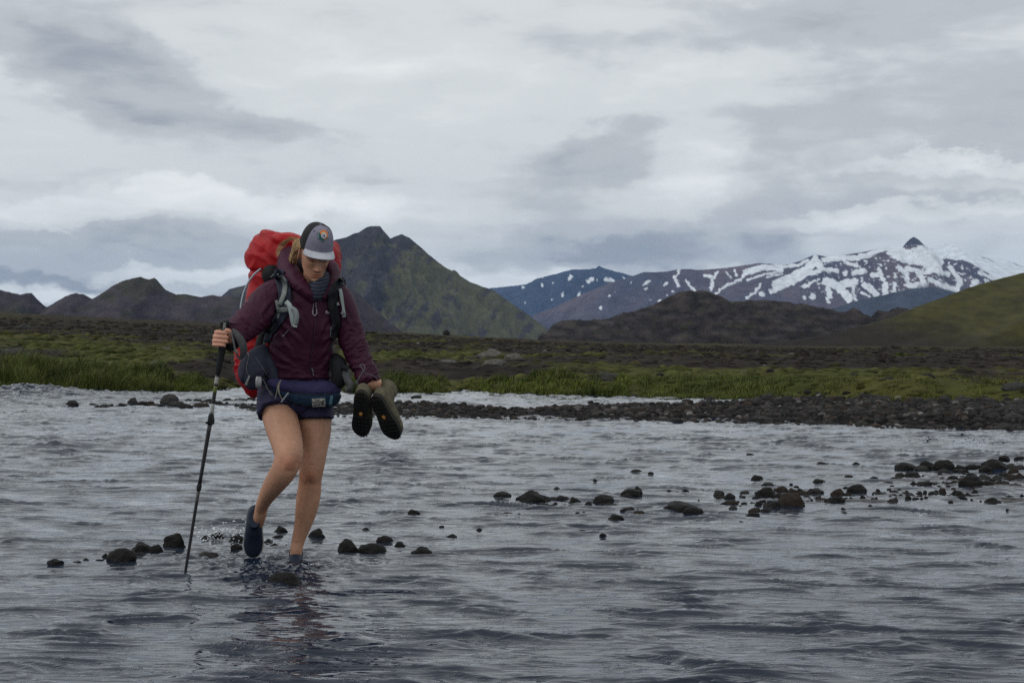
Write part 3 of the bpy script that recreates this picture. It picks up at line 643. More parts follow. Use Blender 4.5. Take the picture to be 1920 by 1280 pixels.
# low spits of black sand
def spit(px0, py0, px1, py1, wy_, hgt):
    nx, ny = 60, 14; V = []
    for i in range(nx):
        t = i / (nx - 1); px = px0 + (px1 - px0) * t; Yc = ground_Y(py0 + (py1 - py0) * t)
        wv = wy_ * Yc * Yc / (CAMZ * F) * math.sin(math.pi * min(max(t, .02), .98)) ** .5
        for j in range(ny):
            s = j / (ny - 1) * 2 - 1; y = Yc + s * wv * (1 + .35 * float(noise3(np.array([px / 18.]), np.array([s * 2.]), seed=3)[0]))
            V.append(((px - 960) / F * Yc, y, -.03 + (hgt + .03) * (1 - s * s) * math.sin(math.pi * min(max(t, .01), .99)) ** .6 + .006 * float(noise3(np.array([px / 9.]), np.array([s * 3.]), seed=9)[0])))
    return mesh_obj('sandbar', V, grid_faces(nx, ny), M_SAND)
M_SAND = mat('wet black sand', (.030, .028, .027), rough=.5, spec=.4, var=.3, vscale=5, bump=.5, bscale=40, bdist=.01)
for a in ((1520, 901, 1930, 903, 5, .018), (1490, 938, 1735, 941, 4, .014), (1750, 911, 1990, 917, 7, .02), (1840, 938, 1990, 942, 3.5, .014)):
    tag(spit(*a), kind='structure')

# ------------------------------------------------------------------ stones of the gravel bar
def surf(px, Ya, Yb, n=400):
    Ys = np.linspace(Ya, Yb, n); return Ys, ground_h((px - 960) / F * Ys, Ys)
NC = 22000
cpx = rng.uniform(400, 2050, NC); clo, chi = bar_lo(cpx), bar_hi(cpx)
chi = np.maximum(chi, np.where(cpx < 1430, 750, bank_e(cpx) + 1))
cpy = clo - (clo - chi + np.where(cpx < 1430, -2, 6)) * rng.random(NC) ** 1.1 + 2; cY = CAMZ * F / (cpy - HOR)
cz = ground_h((cpx - 960) / F * cY, cY)
keep = (rng.random(NC) < .35 + .65 * (cpx - 400) / 1000) & (cz > -.12) & ~((cpx < 640) & (rng.random(NC) < .5))
cs = (2.0 + 8.2 * rng.random(NC) ** 3.6) * np.interp(cpx, [400, 900, 1400, 1900], [.6, .8, 1.05, 1.2])
cand = [tuple(q) for q in np.stack([cs, cpx, cpy, cY, cz], -1)[keep][:7500]]
cand.sort(reverse=True)
def zone(px):
    for lim, t in ((560, 'left of the bare legs'), (660, 'between the legs and the boots'), (800, 'just right of the boots'), (900, 'below the short grass clump'), (1010, 'below the long grass clump\'s left end'), (1120, 'below the long grass clump\'s middle'),
                   (1230, 'right of the long grass clump'), (1340, 'around the oval brown stone'), (1460, 'by the channel\'s right end'), (1580, 'where the bar meets the mossy bank'), (1700, 'below the flat mossy bank'), (1770, 'left of the big grey boulder'), (1820, 'right of the big grey boulder'), (1872, 'a little in from the right edge'), (3000, 'near the right edge')):
        if px < lim: return t
vis_ = [q for q in cand if q[1] < 1924][:170]; ids_ = set(map(id, vis_))
for s, px, py, Y, z in vis_:
    m = ('dark', 'dark', 'dark', 'gray', 'gray', 'gray', 'brown')[int(rng.integers(0, 7))]
    wpx = s * rng.uniform(1.6, 2.3); hf = rng.uniform(.38, .62)
    fr_ = (float(bar_lo(px)) - py) / max(float(bar_lo(px) - bar_hi(px)), 5)
    lab = ('large ' if s > 9.0 else ('small ' if s < 7.6 else '')) + {'dark': 'dark', 'gray': 'grey', 'brown': 'brown'}[m] + (' flat' if hf < .48 else ' rounded') + ' stone ' + ('low on' if fr_ < .3 else ('midway up' if fr_ < .65 else 'atop')) + ' the gravel bar ' + zone(px)
    rock(px, py, wpx, wpx * hf, m, (.15, .3, .6, .9)[int(rng.integers(0, 4))], label=lab, group='stones heaped on the gravel bar', cat='stone', name='stone', Y=Y, z0=max(z, 0) - .01)
for a in ((1285, 776, 34, 13, 'brown', .1, 'large oval brown stone lying in the middle of the gravel bar'), (1331, 752, 18, 12, 'gray', .5, 'grey block of stone standing on the skyline of the gravel bar beside the channel'),
          (1108, 756, 12, 8, 'dark', .4, 'small black stone standing out against the narrow channel'), (781, 748, 20, 10, 'dark', .5, 'black pointed stone on the gravel bar just right of the boots'),
          (1425, 792, 46, 15, 'dark', .3, 'broad black boulder at the water edge of the gravel bar'), (1267, 792, 32, 11, 'dark', .3, 'black slab at the water edge below the brown oval stone'),
          (1804, 772, 34, 18, 'gray', .3, 'large grey boulder on the gravel bar under the mossy right bank'), (1740, 752, 26, 12, 'dark', .3, 'dark boulder tucked against the foot of the right bank'),
          (1905, 800, 38, 15, 'gray', .2, 'big grey boulder on the gravel bar cut by the right edge'), (1576, 783, 18, 7, 'gray', .2, 'pale oval stone shining out of the right half of the gravel bar')):
    Y = ground_Y(a[1]); z = float(ground_h(np.array([(a[0] - 960) / F * Y]), np.array([Y]))[0])
    rock(a[0], a[1], a[2], a[3], a[4], a[5], label=a[6], Y=Y, z0=max(z, 0) - .01)
it = [(((px - 960) / F * Y, Y, max(z, 0) + .1 * s / F * Y), (s / F * Y, s / F * Y * .8, s * rng.uniform(.5, .75) / F * Y), rng.uniform(0, 6)) for s, px, py, Y, z in (q for q in cand if id(q) not in ids_)]
v, f, c = blob_mesh(it, ICO2, stone_col)
tag(mesh_obj('gravel', v, f, M_STUFF, colors=c), 'countless small stones covering the gravel bar', kind='stuff')
for R_ in ROCKS: tag(R_['o'], R_['label'], R_['cat'], R_['group'])

# ------------------------------------------------------------------ the plain: boulders, cushions of moss, scattered stones
def hit(px, py, Ya=22, Yb=450):
    Ys = np.geomspace(Ya, Yb, 900); zs = ground_h((px - 960) / F * Ys, Ys); pr = HOR - F * (zs - CAMZ) / Ys
    ok = np.where(pr <= py)[0]; i = ok[0] if len(ok) else len(Ys) - 1
    return Ys[i], zs[i]
M_ROCK['pale'] = mat('pale lichen stone', (.105, .10, .088), rough=.9, spec=.2, var=.45, vscale=3, bump=.5, bscale=8, bdist=.1)
NB = len(ROCKS)
for a in ((917, 671, 50, 17, 'pale', .5, 'long pale boulder on the plain, left of the pale pair right of the boots'), (963, 676, 32, 14, 'pale', .2, 'rounded pale boulder right of the long pale one on the plain'),
          (925, 686, 38, 12, 'pale', .3, 'low pale boulder in front of the pale pair on the plain'), (838, 679, 34, 6, 'pale', .3, 'flat pale slab on the plain left of the pale boulders'),
          (1142, 714, 68, 17, 'gray', .3, 'broad grey brown rock mound behind the grassy bank'), (1905, 733, 46, 16, 'gray', .3, 'grey boulder on the bank at the right edge'),
          (25, 668, 54, 16, 'gray', .3, 'grey ridge of rock on the plain at the left edge'), (288, 684, 26, 9, 'pale', .4, 'small pale boulder on the dark slope left of the pole'),
          (43, 615, 22, 9, 'gray', .4, 'grey rock far back on the plain near the left edge'), (1444, 699, 16, 9, 'dark', .4, 'small black boulder on the mossy ground right of centre'),
          (1398, 699, 15, 6, 'pale', .3, 'small pale stone left of the black boulder on the moss'), (837, 628, 11, 11, 'dark', .8, 'dark pointed cairn-like rock on the skyline of the plain'),
          (1604, 707, 22, 9, 'dark', .5, 'dark low boulder standing in for a bush on the moss left of the right dark patch'), (1670, 712, 30, 7, 'dark', .5, 'long dark rock on the moss towards the right'),
          (1485, 666, 12, 5, 'pale', .3, 'tiny pale boulder at the foot of the dark slope'), (310, 655, 16, 5, 'pale', .3, 'tiny pale stone on the plain above the left grass')):
    Y, z = hit(a[0], a[1]); rock(a[0], a[1], a[2], a[3] * 1.15, a[4], a[5], label=a[6], Y=Y, z0=z - .02, cat='boulder', name='boulder')
for R_ in ROCKS[NB:]: tag(R_['o'], R_['label'], R_['cat'], R_['group'])
it, cc = [], []
px = rng.uniform(-60, 1980, 15000); Y = 23 * (260 / 23.) ** (rng.random(15000) ** .8); x = (px - 960) / F * Y
A = np.stack([x, Y, 0 * x, px], -1)[Y > CAMZ * F / (bank_e(px) - HOR) + .4]
A[:, 2] = ground_h(A[:, 0], A[:, 1])
pys = HOR - F * (A[:, 2] - CAMZ) / A[:, 1]
gi = np.clip(np.searchsorted(GROWS, A[:, 1]) - 1, 0, len(GROWS) - 2); ui = np.clip(np.searchsorted(U, A[:, 0] / (.40 * A[:, 1] + 2)) - 1, 0, len(U) - 2)
gv = green[gi, ui]
items = []
for k in range(len(A)):
    g = gv[k]; Y = A[k, 1]; s = rng.uniform(.3, 1.25) * (.050 + .0022 * Y) * (1.2 if g > .5 else .8)
    mossy = rng.random() < (.86 + .12 * g)
    if mossy:
        t = rng.random(); b = (.040, .046, .015) if g > .45 else (.034, .031, .016); c_ = cgr[gi[k], ui[k]] * rng.uniform(.6, 1.35); fl = rng.uniform(.3, .65)
    else:
        c_ = stone_col(0) * (1.0 if rng.random() < .8 else 2.0); s *= .5; fl = rng.uniform(.5, .8)
    items.append(((A[k, 0], Y, A[k, 2] - .02), (s * rng.uniform(1, 1.6), s * 1.1, s * fl), rng.uniform(0, 3))); cc.append(c_)
v, f, c = blob_mesh(items, ICO2 if False else ICO1, lambda i: cc[i])
tag(mesh_obj('ground_cover', v, f, mat('moss and heather', attr='Col', rough=1, spec=.1, var=.5, vscale=2.5, bump=.8, bscale=12, bdist=.05), colors=c), 'low cushions of moss, heather and stones covering the plain', kind='stuff')
# ------------------------------------------------------------------ grass along the far bank
def blades(spec, label):
    Vs, Fs, Cs = [], [], []; off = 0
    for (pa, pb, n, depth, h0, h1, tint_) in spec:
        px = rng.uniform(pa, pb, n); Yb = CAMZ * F / (bank_e(px) - HOR); u = rng.random(n)
        Y = Yb - .12 + depth * u ** 1.3; x = (px - 960) / F * Y
        z = ground_h(x, Y); z = np.maximum(z, -.02) - .03
        cl = np.clip(.62 + .75 * fbm(x / .55, Y / .55, seed=401, octv=3), .2, 1.25)       # tussocks
        edge = np.minimum(sstep(pa, pa + 16, px), sstep(pb, pb - 16, px)) * .7 + .3
        hh = np.interp(px, [pa, pb], [h0, h1]) * cl * rng.uniform(.6, 1.15, n) * edge
        dx = rng.normal(0, .22, n) * hh + .12 * hh; dy = rng.normal(-.1, .25, n) * hh
        wd = rng.uniform(.006, .014, n)
        a = rng.uniform(0, np.pi, n); wx_, wy_ = np.cos(a) * wd, np.sin(a) * wd
        b0 = np.stack([x - wx_, Y - wy_, z], -1); b1 = np.stack([x + wx_, Y + wy_, z], -1)
        m0 = np.stack([x - wx_ * .7 + dx * .35, Y - wy_ * .7 + dy * .35, z + hh * .6], -1); m1 = m0 + np.stack([wx_ * 1.4, wy_ * 1.4, 0 * wd], -1)
        tp = np.stack([x + dx, Y + dy, z + hh * (1 - .12 * rng.random(n))], -1)
        V = np.stack([b0, b1, m0, m1, tp], 1).reshape(-1, 3); i = np.arange(n)[:, None] * 5 + off
        Fs += [i + np.array([[0, 1, 3]]), i + np.array([[0, 3, 2]]), i + np.array([[2, 3, 4]])]
        t = np.clip(.5 + .8 * fbm(x / 1.1, Y / 1.1, seed=405, octv=3) + rng.normal(0, .22, n), 0, 1)[:, None]
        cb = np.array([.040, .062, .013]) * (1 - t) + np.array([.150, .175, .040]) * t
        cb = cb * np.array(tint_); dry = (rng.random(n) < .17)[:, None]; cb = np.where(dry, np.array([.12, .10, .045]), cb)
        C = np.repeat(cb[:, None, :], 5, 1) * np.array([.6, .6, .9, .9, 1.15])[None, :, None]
        Vs.append(V); Cs.append(C.reshape(-1, 3)); off += n * 5
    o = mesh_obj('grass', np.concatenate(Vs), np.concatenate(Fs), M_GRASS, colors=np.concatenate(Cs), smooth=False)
    return tag(o, label, kind='stuff')
M_GRASS = mat('grass blades', attr='Col', rough=.6, spec=.25)
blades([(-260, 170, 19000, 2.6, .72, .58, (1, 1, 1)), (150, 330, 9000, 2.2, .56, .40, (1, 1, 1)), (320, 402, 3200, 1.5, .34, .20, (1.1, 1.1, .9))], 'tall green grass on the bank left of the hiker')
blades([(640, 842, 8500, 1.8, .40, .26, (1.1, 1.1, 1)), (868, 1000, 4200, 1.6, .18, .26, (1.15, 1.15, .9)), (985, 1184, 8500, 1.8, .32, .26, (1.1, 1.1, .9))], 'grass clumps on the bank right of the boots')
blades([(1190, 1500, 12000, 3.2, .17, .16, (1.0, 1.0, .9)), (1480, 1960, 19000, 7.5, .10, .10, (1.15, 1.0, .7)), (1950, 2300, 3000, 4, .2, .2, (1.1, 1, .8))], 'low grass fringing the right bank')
# ------------------------------------------------------------------ the hiker
def cr(Pts, sub):
    """Catmull-Rom resampling of rows of numbers"""
    A = np.array(Pts, float); n = len(A)
    if n < 2: return A
    E = np.vstack([2 * A[0] - A[1], A, 2 * A[-1] - A[-2]]); out = []
    for i in range(n - 1):
        p0, p1, p2, p3 = E[i:i + 4]
        for k in range(sub):
            t = k / sub; out.append(.5 * ((2 * p1) + (-p0 + p2) * t + (2 * p0 - 5 * p1 + 4 * p2 - p3) * t * t + (-p0 + 3 * p1 - 3 * p2 + p3) * t ** 3))
    out.append(A[-1]); return np.array(out)
def unit(v): return v / (np.linalg.norm(v) + 1e-12)
def loft(st, sub=5, n=28, power=2.0, caps=True, world=False, view=(0, 1, 0)):
    """closed tube through stations (px, py, Y, half width in px, half depth in m)"""
    S = cr(st, sub); C = []
    for s in S:
        if world: C.append(s[:3])
        else: C.append(np.array(P(s[0], s[1], s[2])))
    C = np.array(C); R1 = S[:, 3] if world else S[:, 3] / F * S[:, 2]; R2 = S[:, 4]
    V = []; a = np.linspace(0, 2 * np.pi, n, endpoint=False); e = 2.0 / power
    ca = np.sign(np.cos(a)) * np.abs(np.cos(a)) ** e; sa = np.sign(np.sin(a)) * np.abs(np.sin(a)) ** e
    Bp = None
    for i in range(len(C)):
        T = unit(C[min(i + 1, len(C) - 1)] - C[max(i - 1, 0)])
        A = np.cross(T, np.array(view, float))
        A = unit(A) if np.linalg.norm(A) > .15 else Bp
        if Bp is not None and A @ Bp < 0: A = -A
        Bp = A; B = unit(np.cross(A, T))
        V.append(C[i] + np.outer(ca, A) * R1[i] + np.outer(sa, B) * R2[i])
    V = np.array(V).reshape(-1, 3); nr = len(C)
    Fq = [tuple(f) for f in grid_faces(nr, n, True)]
    if caps:
        V = np.vstack([V, C[0], C[-1]]); i0, i1 = nr * n, nr * n + 1
        Fq += [(j, i0, (j + 1) % n) for j in range(n)] + [((nr - 1) * n + j, (nr - 1) * n + (j + 1) % n, i1) for j in range(n)]
    return V, Fq
def merge(parts):
    V, Fc, o = [], [], 0
    for v, f in parts:
        V.append(np.asarray(v)); Fc += [tuple(int(i) + o for i in q) for q in f]; o += len(v)
    return np.vstack(V), Fc
def ellipsoid(c, r, R=None, base=None):
    v, f = base or ICO3; v = v * np.array(r)
    if R is not None: v = v @ np.array(R).T
    return v + np.array(c), [tuple(q) for q in f]
def union(parts, voxel, smooth=3):
    """one continuous skin from overlapping closed shapes"""
    V, Fc = merge(parts); o = mesh_obj('tmp', V, Fc, smooth=False)
    bm_ = bmesh.new(); bm_.from_mesh(o.data); bmesh.ops.recalc_face_normals(bm_, faces=bm_.faces); bm_.to_mesh(o.data); bm_.free()
    m = o.modifiers.new('r', 'REMESH'); m.mode = 'VOXEL'; m.voxel_size = voxel; m.adaptivity = 0
    if smooth:
        s = o.modifiers.new('s', 'SMOOTH'); s.iterations = smooth; s.factor = .5
    dg = bpy.context.evaluated_depsgraph_get(); me = bpy.data.meshes.new_from_object(o.evaluated_get(dg))
    bpy.data.objects.remove(o)
    return me
def getco(me):
    a = np.empty(len(me.vertices) * 3, np.float32); me.vertices.foreach_get('co', a); return a.reshape(-1, 3).astype(float)
def getno(me):
    a = np.empty(len(me.vertices) * 3, np.float32); me.vertices.foreach_get('normal', a); return a.reshape(-1, 3).astype(float)
def setco(me, c): me.vertices.foreach_set('co', np.asarray(c, np.float32).ravel()); me.update()
def pix(v): return 960 + F * v[:, 0] / v[:, 1], HOR - F * (v[:, 2] - CAMZ) / v[:, 1]
def put(name, me, m, parent, colors=None, smooth=True):
    me.name = name; me.materials.clear()
    o = mesh_obj(name, None, None, m, parent, smooth, colors, mesh=me); return o
def tube(pts, r, n=10, sub=6, world=False):
    st = [(*p, r if not hasattr(r, '__len__') else r[i], 0) for i, p in enumerate(pts)]
    S = [list(s) for s in st]
    for s in S: s[4] = s[3] if world else s[3] / F * s[2]
    return loft(S, sub=sub, n=n, world=world)
def bvh_of(me): 
    return BVHTree.FromPolygons([v.co[:] for v in me.vertices], [tuple(p.vertices) for p in me.polygons])
EYE = Vector((0, 0, CAMZ))
def cast(bvhs, px, py):
    d = (P(px, py, 1.0) - EYE).normalized(); best = None
    for b in bvhs:
        h = b.ray_cast(EYE, d)
        if h[0] is not None and (best is None or h[3] < best[3]): best = h
    return best, d
def ribbon(bvhs, pts, off=.003, thick=.003, sub=6, dome=0, na=5):
    """a strap lying on the surfaces: pts (px, py, width in px)"""
    S = cr(pts, sub); rows = []; lastY = 7.3
    for i, s in enumerate(S):
        t = S[min(i + 1, len(S) - 1)][:2] - S[max(i - 1, 0)][:2]; t = t / (np.hypot(*t) + 1e-9); nrm = np.array([-t[1], t[0]])
        row = []
        for k in range(na):
            u = k / (na - 1) * 2 - 1; q = s[:2] + nrm * u * s[2] / 2
            h, d = cast(bvhs, *q)
            if h is None: p = P(q[0], q[1], lastY)
            else: p = h[0]; lastY = p.y
            row.append((np.array(p), np.array(d), u))
        # keep a strap from diving into a crease
        ys = sorted(r[0][1] for r in row); mid = ys[len(ys) // 2]
        row = [(p if abs(p[1] - mid) < .05 else np.array(EYE + (Vector(d) * ((mid) / d[1]))), d, u) for p, d, u in row]
        rows.append(row)
    D = np.array([[np.linalg.norm(p - np.array(EYE)) for p, d, u in r] for r in rows])
    for _ in range(3):
        D[1:-1] = np.minimum(D[1:-1], (D[:-2] + D[2:]) / 2 * .5 + D[1:-1] * .5)
    V = []; nr = len(rows)
    for side in (0, 1):
        for i, r in enumerate(rows):
            for k, (p, d, u) in enumerate(r):
                e = off + (thick + dome * (1 - u * u)) if side == 0 else -.004
                V.append(np.array(EYE) + d * (D[i, k] - e))
    V = np.array(V); f = [tuple(q) for q in grid_faces(nr, na)]; o = nr * na
    f += [tuple(int(x) + o for x in q[::-1]) for q in f[:]]
    for i in range(nr - 1):
        for k in (0, na - 1):
            a, b = i * na + k, (i + 1) * na + k; f.append((a, b, b + o, a + o) if k == 0 else (b, a, a + o, b + o))
    for k in range(na - 1):
        for i in (0, nr - 1):
            a, b = i * na + k, i * na + k + 1; f.append((b, a, a + o, b + o) if i == 0 else (a, b, b + o, a + o))
    return V, f
def band(pts, thick=.0025, sub=6, tilt=0.0):
    """a webbing band in free space: pts (px, py, Y, width px)"""
    S = cr(pts, sub); V = []; nr = len(S)
    for sgn in (-1, 1):
        for i, s in enumerate(S):
            t = S[min(i + 1, nr - 1)][:2] - S[max(i - 1, 0)][:2]; t = t / (np.hypot(*t) + 1e-9)
            for u in (-1, 1):
                p = np.array(P(s[0] - t[1] * u * s[3] / 2, s[1] + t[0] * u * s[3] / 2, s[2] + u * tilt)); p[1] += sgn * thick / 2; V.append(p)
    o = nr * 2; f = []
    for i in range(nr - 1):
        a = 2 * i; f += [(a, a + 1, a + 3, a + 2), (a + o, a + 2 + o, a + 3 + o, a + 1 + o), (a, a + 2, a + 2 + o, a + o), (a + 1, a + 1 + o, a + 3 + o, a + 3)]
    f += [(0, o, 1 + o, 1), (2 * nr - 2, 2 * nr - 1, 2 * nr - 1 + o, 2 * nr - 2 + o)]
    return np.array(V), f
def part(name, vf, m, parent, smooth=True, label=None):
    o = mesh_obj(name, vf[0], vf[1], m, parent, smooth)
    bm_ = bmesh.new(); bm_.from_mesh(o.data); bmesh.ops.recalc_face_normals(bm_, faces=bm_.faces); bm_.to_mesh(o.data); bm_.free()
    if smooth: o.data.polygons.foreach_set('use_smooth', [True] * len(o.data.polygons))
    if label: o['label'] = label
    return o

M_SKIN = mat('skin', attr='Col', rough=.55, spec=.35, var=.10, vscale=35, bump=.25, bscale=260, bdist=.001)
M_JACKET = mat('purple shell fabric', (.048, .0072, .025), rough=.6, spec=.25, var=.16, vscale=9, bump=.15, bscale=300, bdist=.001, sheen=.0)
M_SHORTS = mat('navy purple fabric', (.026, .024, .064), rough=.7, spec=.3, var=.18, vscale=12, bump=.2, bscale=300, bdist=.001)
M_BLACK = mat('black fabric', (.012, .012, .014), rough=.75, spec=.3, var=.3, vscale=30, bump=.3, bscale=400, bdist=.001)
M_NAVY = mat('dark navy pack fabric', (.030, .033, .055), rough=.75, spec=.3, var=.25, vscale=18, bump=.35, bscale=250, bdist=.0015)
M_WEB = mat('grey webbing', (.23, .25, .24), rough=.8, spec=.3, var=.15, vscale=60, bump=.5, bscale=500, bdist=.001)
M_WEBD = mat('dark grey webbing', (.10, .105, .105), rough=.8, spec=.3, var=.2, vscale=60, bump=.5, bscale=500, bdist=.001)
M_RED = mat('red rain cover', (.36, .0045, .008), rough=.5, spec=.25, var=.18, vscale=9, bump=.25, bscale=120, bdist=.002)
M_METAL = mat('grey metal', (.30, .30, .31), rough=.4, spec=.5, metal=.6)
M_TEAL = mat('dark teal fabric', (.010, .034, .075), rough=.75, spec=.3, var=.2, vscale=25, bump=.3, bscale=350, bdist=.001)
M_CORD = mat('beige cord', (.30, .27, .20), rough=.85, spec=.2, var=.2, vscale=90)
M_HAIR = mat('blonde hair', (.52, .35, .18), rough=.5, spec=.4, var=.25, vscale=60)
M_CAPG = mat('grey violet cap cloth', (.225, .215, .28), rough=.85, spec=.2, var=.12, vscale=60, bump=.3, bscale=500, bdist=.001)
M_BRIM = mat('pale grey brim cloth', (.46, .47, .52), rough=.85, spec=.2, var=.08, vscale=60, bump=.3, bscale=500, bdist=.001)
M_SHOE = mat('navy knit shoe', (.010, .018, .038), rough=.65, spec=.35, var=.2, vscale=40, bump=.4, bscale=300, bdist=.001)
M_SOLEW = mat('pale rubber sole', (.42, .43, .42), rough=.6, spec=.3)
M_BLUE = mat('light blue button', (.10, .28, .42), rough=.5)
M_BOOT = mat('olive grey suede', (.125, .112, .076), rough=.92, spec=.15, var=.25, vscale=28, bump=.5, bscale=160, bdist=.002)
M_RUB = mat('black rubber', (.012, .012, .012), rough=.65, spec=.35, var=.3, vscale=40)
M_CARB = mat('dark grey pole shaft', (.030, .028, .030), rough=.35, spec=.5, metal=.3)

# ---- head, modelled in its own axes: x to her left, y forward, z up
HY, HP = math.radians(24), math.radians(28)
fw = np.array([math.sin(HY) * math.cos(HP), -math.cos(HY) * math.cos(HP), -math.sin(HP)])
up = np.array([math.sin(HY) * math.sin(HP), -math.cos(HY) * math.sin(HP), math.cos(HP)])
rt = np.cross(fw, up); rt = unit(rt)
if rt[0] < 0: rt = -rt
# a slight tilt towards her left shoulder
tl = math.radians(3); rt, up = rt * math.cos(tl) - up * math.sin(tl), up * math.cos(tl) + rt * math.sin(tl)
HR = np.stack([rt, fw, up], 1); HO = np.array(P(590.5, 476, 7.32))
def Hd(v): return np.asarray(v) @ HR.T + HO
zt = [-.118, -.112, -.100, -.085, -.065, -.045, -.015, .005, .03, .06, .085, .102, .112, .117]
wt = [.004, .021, .034, .044, .052, .058, .066, .068, .070, .070, .060, .044, .024, .003]
ft = [.060, .076, .083, .084, .083, .082, .082, .079, .086, .080, .066, .048, .027, .004]
bt = [.050, .020, .004, -.012, -.035, -.062, -.088, -.093, -.098, -.096, -.084, -.064, -.038, -.006]
zs_ = np.concatenate([np.linspace(-.118, .117, 120)]); na = 128; V = []
a = np.linspace(0, 2 * np.pi, na, endpoint=False)
for z in zs_:
    w_, f_, b_ = np.interp(z, zt, wt), np.interp(z, zt, ft), np.interp(z, zt, bt)
    p_ = 2.25; cx = np.sign(np.sin(a)) * np.abs(np.sin(a)) ** (2 / p_) * w_; cy = (f_ + b_) / 2 + np.sign(np.cos(a)) * np.abs(np.cos(a)) ** (2 / p_) * (f_ - b_) / 2
    V.append(np.stack([cx, cy, 0 * cx + z], -1))
V = np.array(V).reshape(-1, 3); Fh = [tuple(f) for f in grid_faces(len(zs_), na, True)] + [tuple(range(na))[::-1], tuple((len(zs_) - 1) * na + k for k in range(na))]
def G(x, z, cx, cz, sx, sz): return np.exp(-((x - cx) / sx) ** 2 - ((z - cz) / sz) ** 2)
x_, y_, z_ = V.T; fm = sstep(.01, .05, y_); ax_ = np.abs(x_)
nose = .033 * np.exp(-(x_ / np.interp(z_, [-.05, -.035, .02], [.0125, .0105, .0075])) ** 2) * np.interp(z_, [-.055, -.047, -.038, -.02, .0, .02, .035], [0, .55, .92, .62, .28, .10, 0])
dsp = nose + .008 * G(ax_, z_, .0125, -.044, .0065, .0065) - .0150 * G(ax_, z_, .030, .000, .0165, .0120) + .0075 * G(ax_, z_, .031, -.003, .0100, .0070) - .0025 * G(ax_, z_, .031, .0045, .013, .0022) + .0065 * G(ax_, z_, .024, .019, .022, .0065)
dsp = dsp + .0050 * G(ax_, z_, .046, -.022, .018, .016) - .004 * G(ax_, z_, .040, -.062, .014, .018) + .0070 * G(x_, z_, 0, -.0665, .019, .0042) + .0085 * G(x_, z_, 0, -.0775, .017, .0050) - .0065 * G(x_, z_, 0, -.0718, .024, .0020)
dsp = dsp - .0050 * G(x_, z_, 0, -.087, .018, .0045) + .0075 * G(x_, z_, 0, -.101, .017, .011) - .002 * G(x_, z_, 0, -.058, .004, .006)
V[:, 1] += dsp * fm
Vh = V.copy()
headp = [(Hd(V), Fh)]
for s in (-1, 1):       # ears: a rim round a hollow
    th = np.linspace(.35, 2 * np.pi * .97, 14)
    rim = [Hd([[s * (.0705 + .010 * (1 - math.cos(t)) * .5), -.006 - .016 * math.cos(t) * .8, -.006 + .029 * math.sin(t)]])[0] for t in th]
    headp.append(loft([(*p, .0045, .0045) for p in rim], sub=2, n=8, world=True))
    headp.append(ellipsoid(Hd([[s * .071, -.006, -.008]])[0], (.006, .013, .024), HR, ICO2))
LEG_B = [(590, 715, 7.50, 34, .085), (589, 781, 7.49, 33.5, .085), (590.5, 810, 7.475, 30, .080), (589, 840, 7.455, 25.5, .068), (586, 862, 7.44, 24.5, .062), (583, 884, 7.435, 23, .060), (581.5, 903, 7.45, 21.4, .056), (578.5, 930, 7.475, 22.4, .062), (574, 957, 7.495, 20.3, .058),
         (567.5, 985, 7.51, 16, .045), (559.5, 1012, 7.52, 12.4, .036), (555.5, 1030, 7.52, 11.6, .036), (555, 1044, 7.53, 11.5, .036), (556, 1056, 7.53, 11, .034)]
LEG_A = [(527, 715, 7.48, 38, .09), (523, 768, 7.42, 33, .085), (530, 800, 7.36, 32, .080), (538, 830, 7.29, 29.6, .071), (541, 856, 7.24, 26.6, .062), (533, 880, 7.24, 24.5, .058), (521, 898, 7.28, 22.0, .058), (509, 916, 7.33, 18.6, .054), (497.5, 935, 7.39, 14.2, .044), (490.5, 951, 7.44, 11.8, .036), (487.5, 966, 7.47, 11.6, .036), (483, 982, 7.515, 11, .028)]
TORSO = [(554, 765, 7.50, 52, .095), (556, 735, 7.50, 60, .10), (558, 700, 7.50, 55, .095), (563, 650, 7.47, 50, .085), (572, 590, 7.44, 55, .09), (578, 555, 7.42, 50, .08), (584, 535, 7.40, 26, .06), (588, 512, 7.38, 19, .055), (590, 495, 7.36, 19, .055)]
ARM_R = [(535, 555, 7.42, 22, .055), (490, 582, 7.33, 19, .05), (452, 620, 7.20, 13, .035), (438, 632, 7.16, 9.5, .026), (430, 635, 7.155, 10.0, .020)]
ARM_L = [(632, 555, 7.42, 20, .055), (655, 620, 7.42, 16, .045), (680, 680, 7.39, 11, .032), (697, 708, 7.365, 8.5, .024), (702, 713, 7.37, 10, .018)]
# right hand closed on the grip: palm behind it, four fingers curled across the front, thumb on top
GX = lambda py: 421 - 74 * (py - 603) / 472.0
GY = 7.12
hand = [ellipsoid(P(421, 633, GY + .034), (.036, .016, .036), None, ICO3), ellipsoid(P(430, 634, GY + .022), (.022, .018, .030), None, ICO3)]
for k, (py, r, xk, xt) in enumerate(((622.5, 3.9, 405.5, 426), (630.5, 4.1, 402.5, 428), (638.6, 4.0, 401.5, 427), (645.8, 3.6, 401.5, 422.5))):
    hand.append(loft([(417, py - 1, GY + .036, r, .0095), (409, py - .6, GY + .030, r * 1.05, .0095), (xk, py, GY + .010, r * 1.08, .0100), (xk + 2.5, py + .3, GY - .012, r, .0090), (410.5, py + .7, GY - .0215, r * .97, .0085), (417, py + 1.2, GY - .0245, r * .96, .0082), (xt - 3, py + 2.0, GY - .021, r * .90, .0078), (xt, py + 2.4, GY - .0155, r * .75, .0065)], sub=4, n=12))
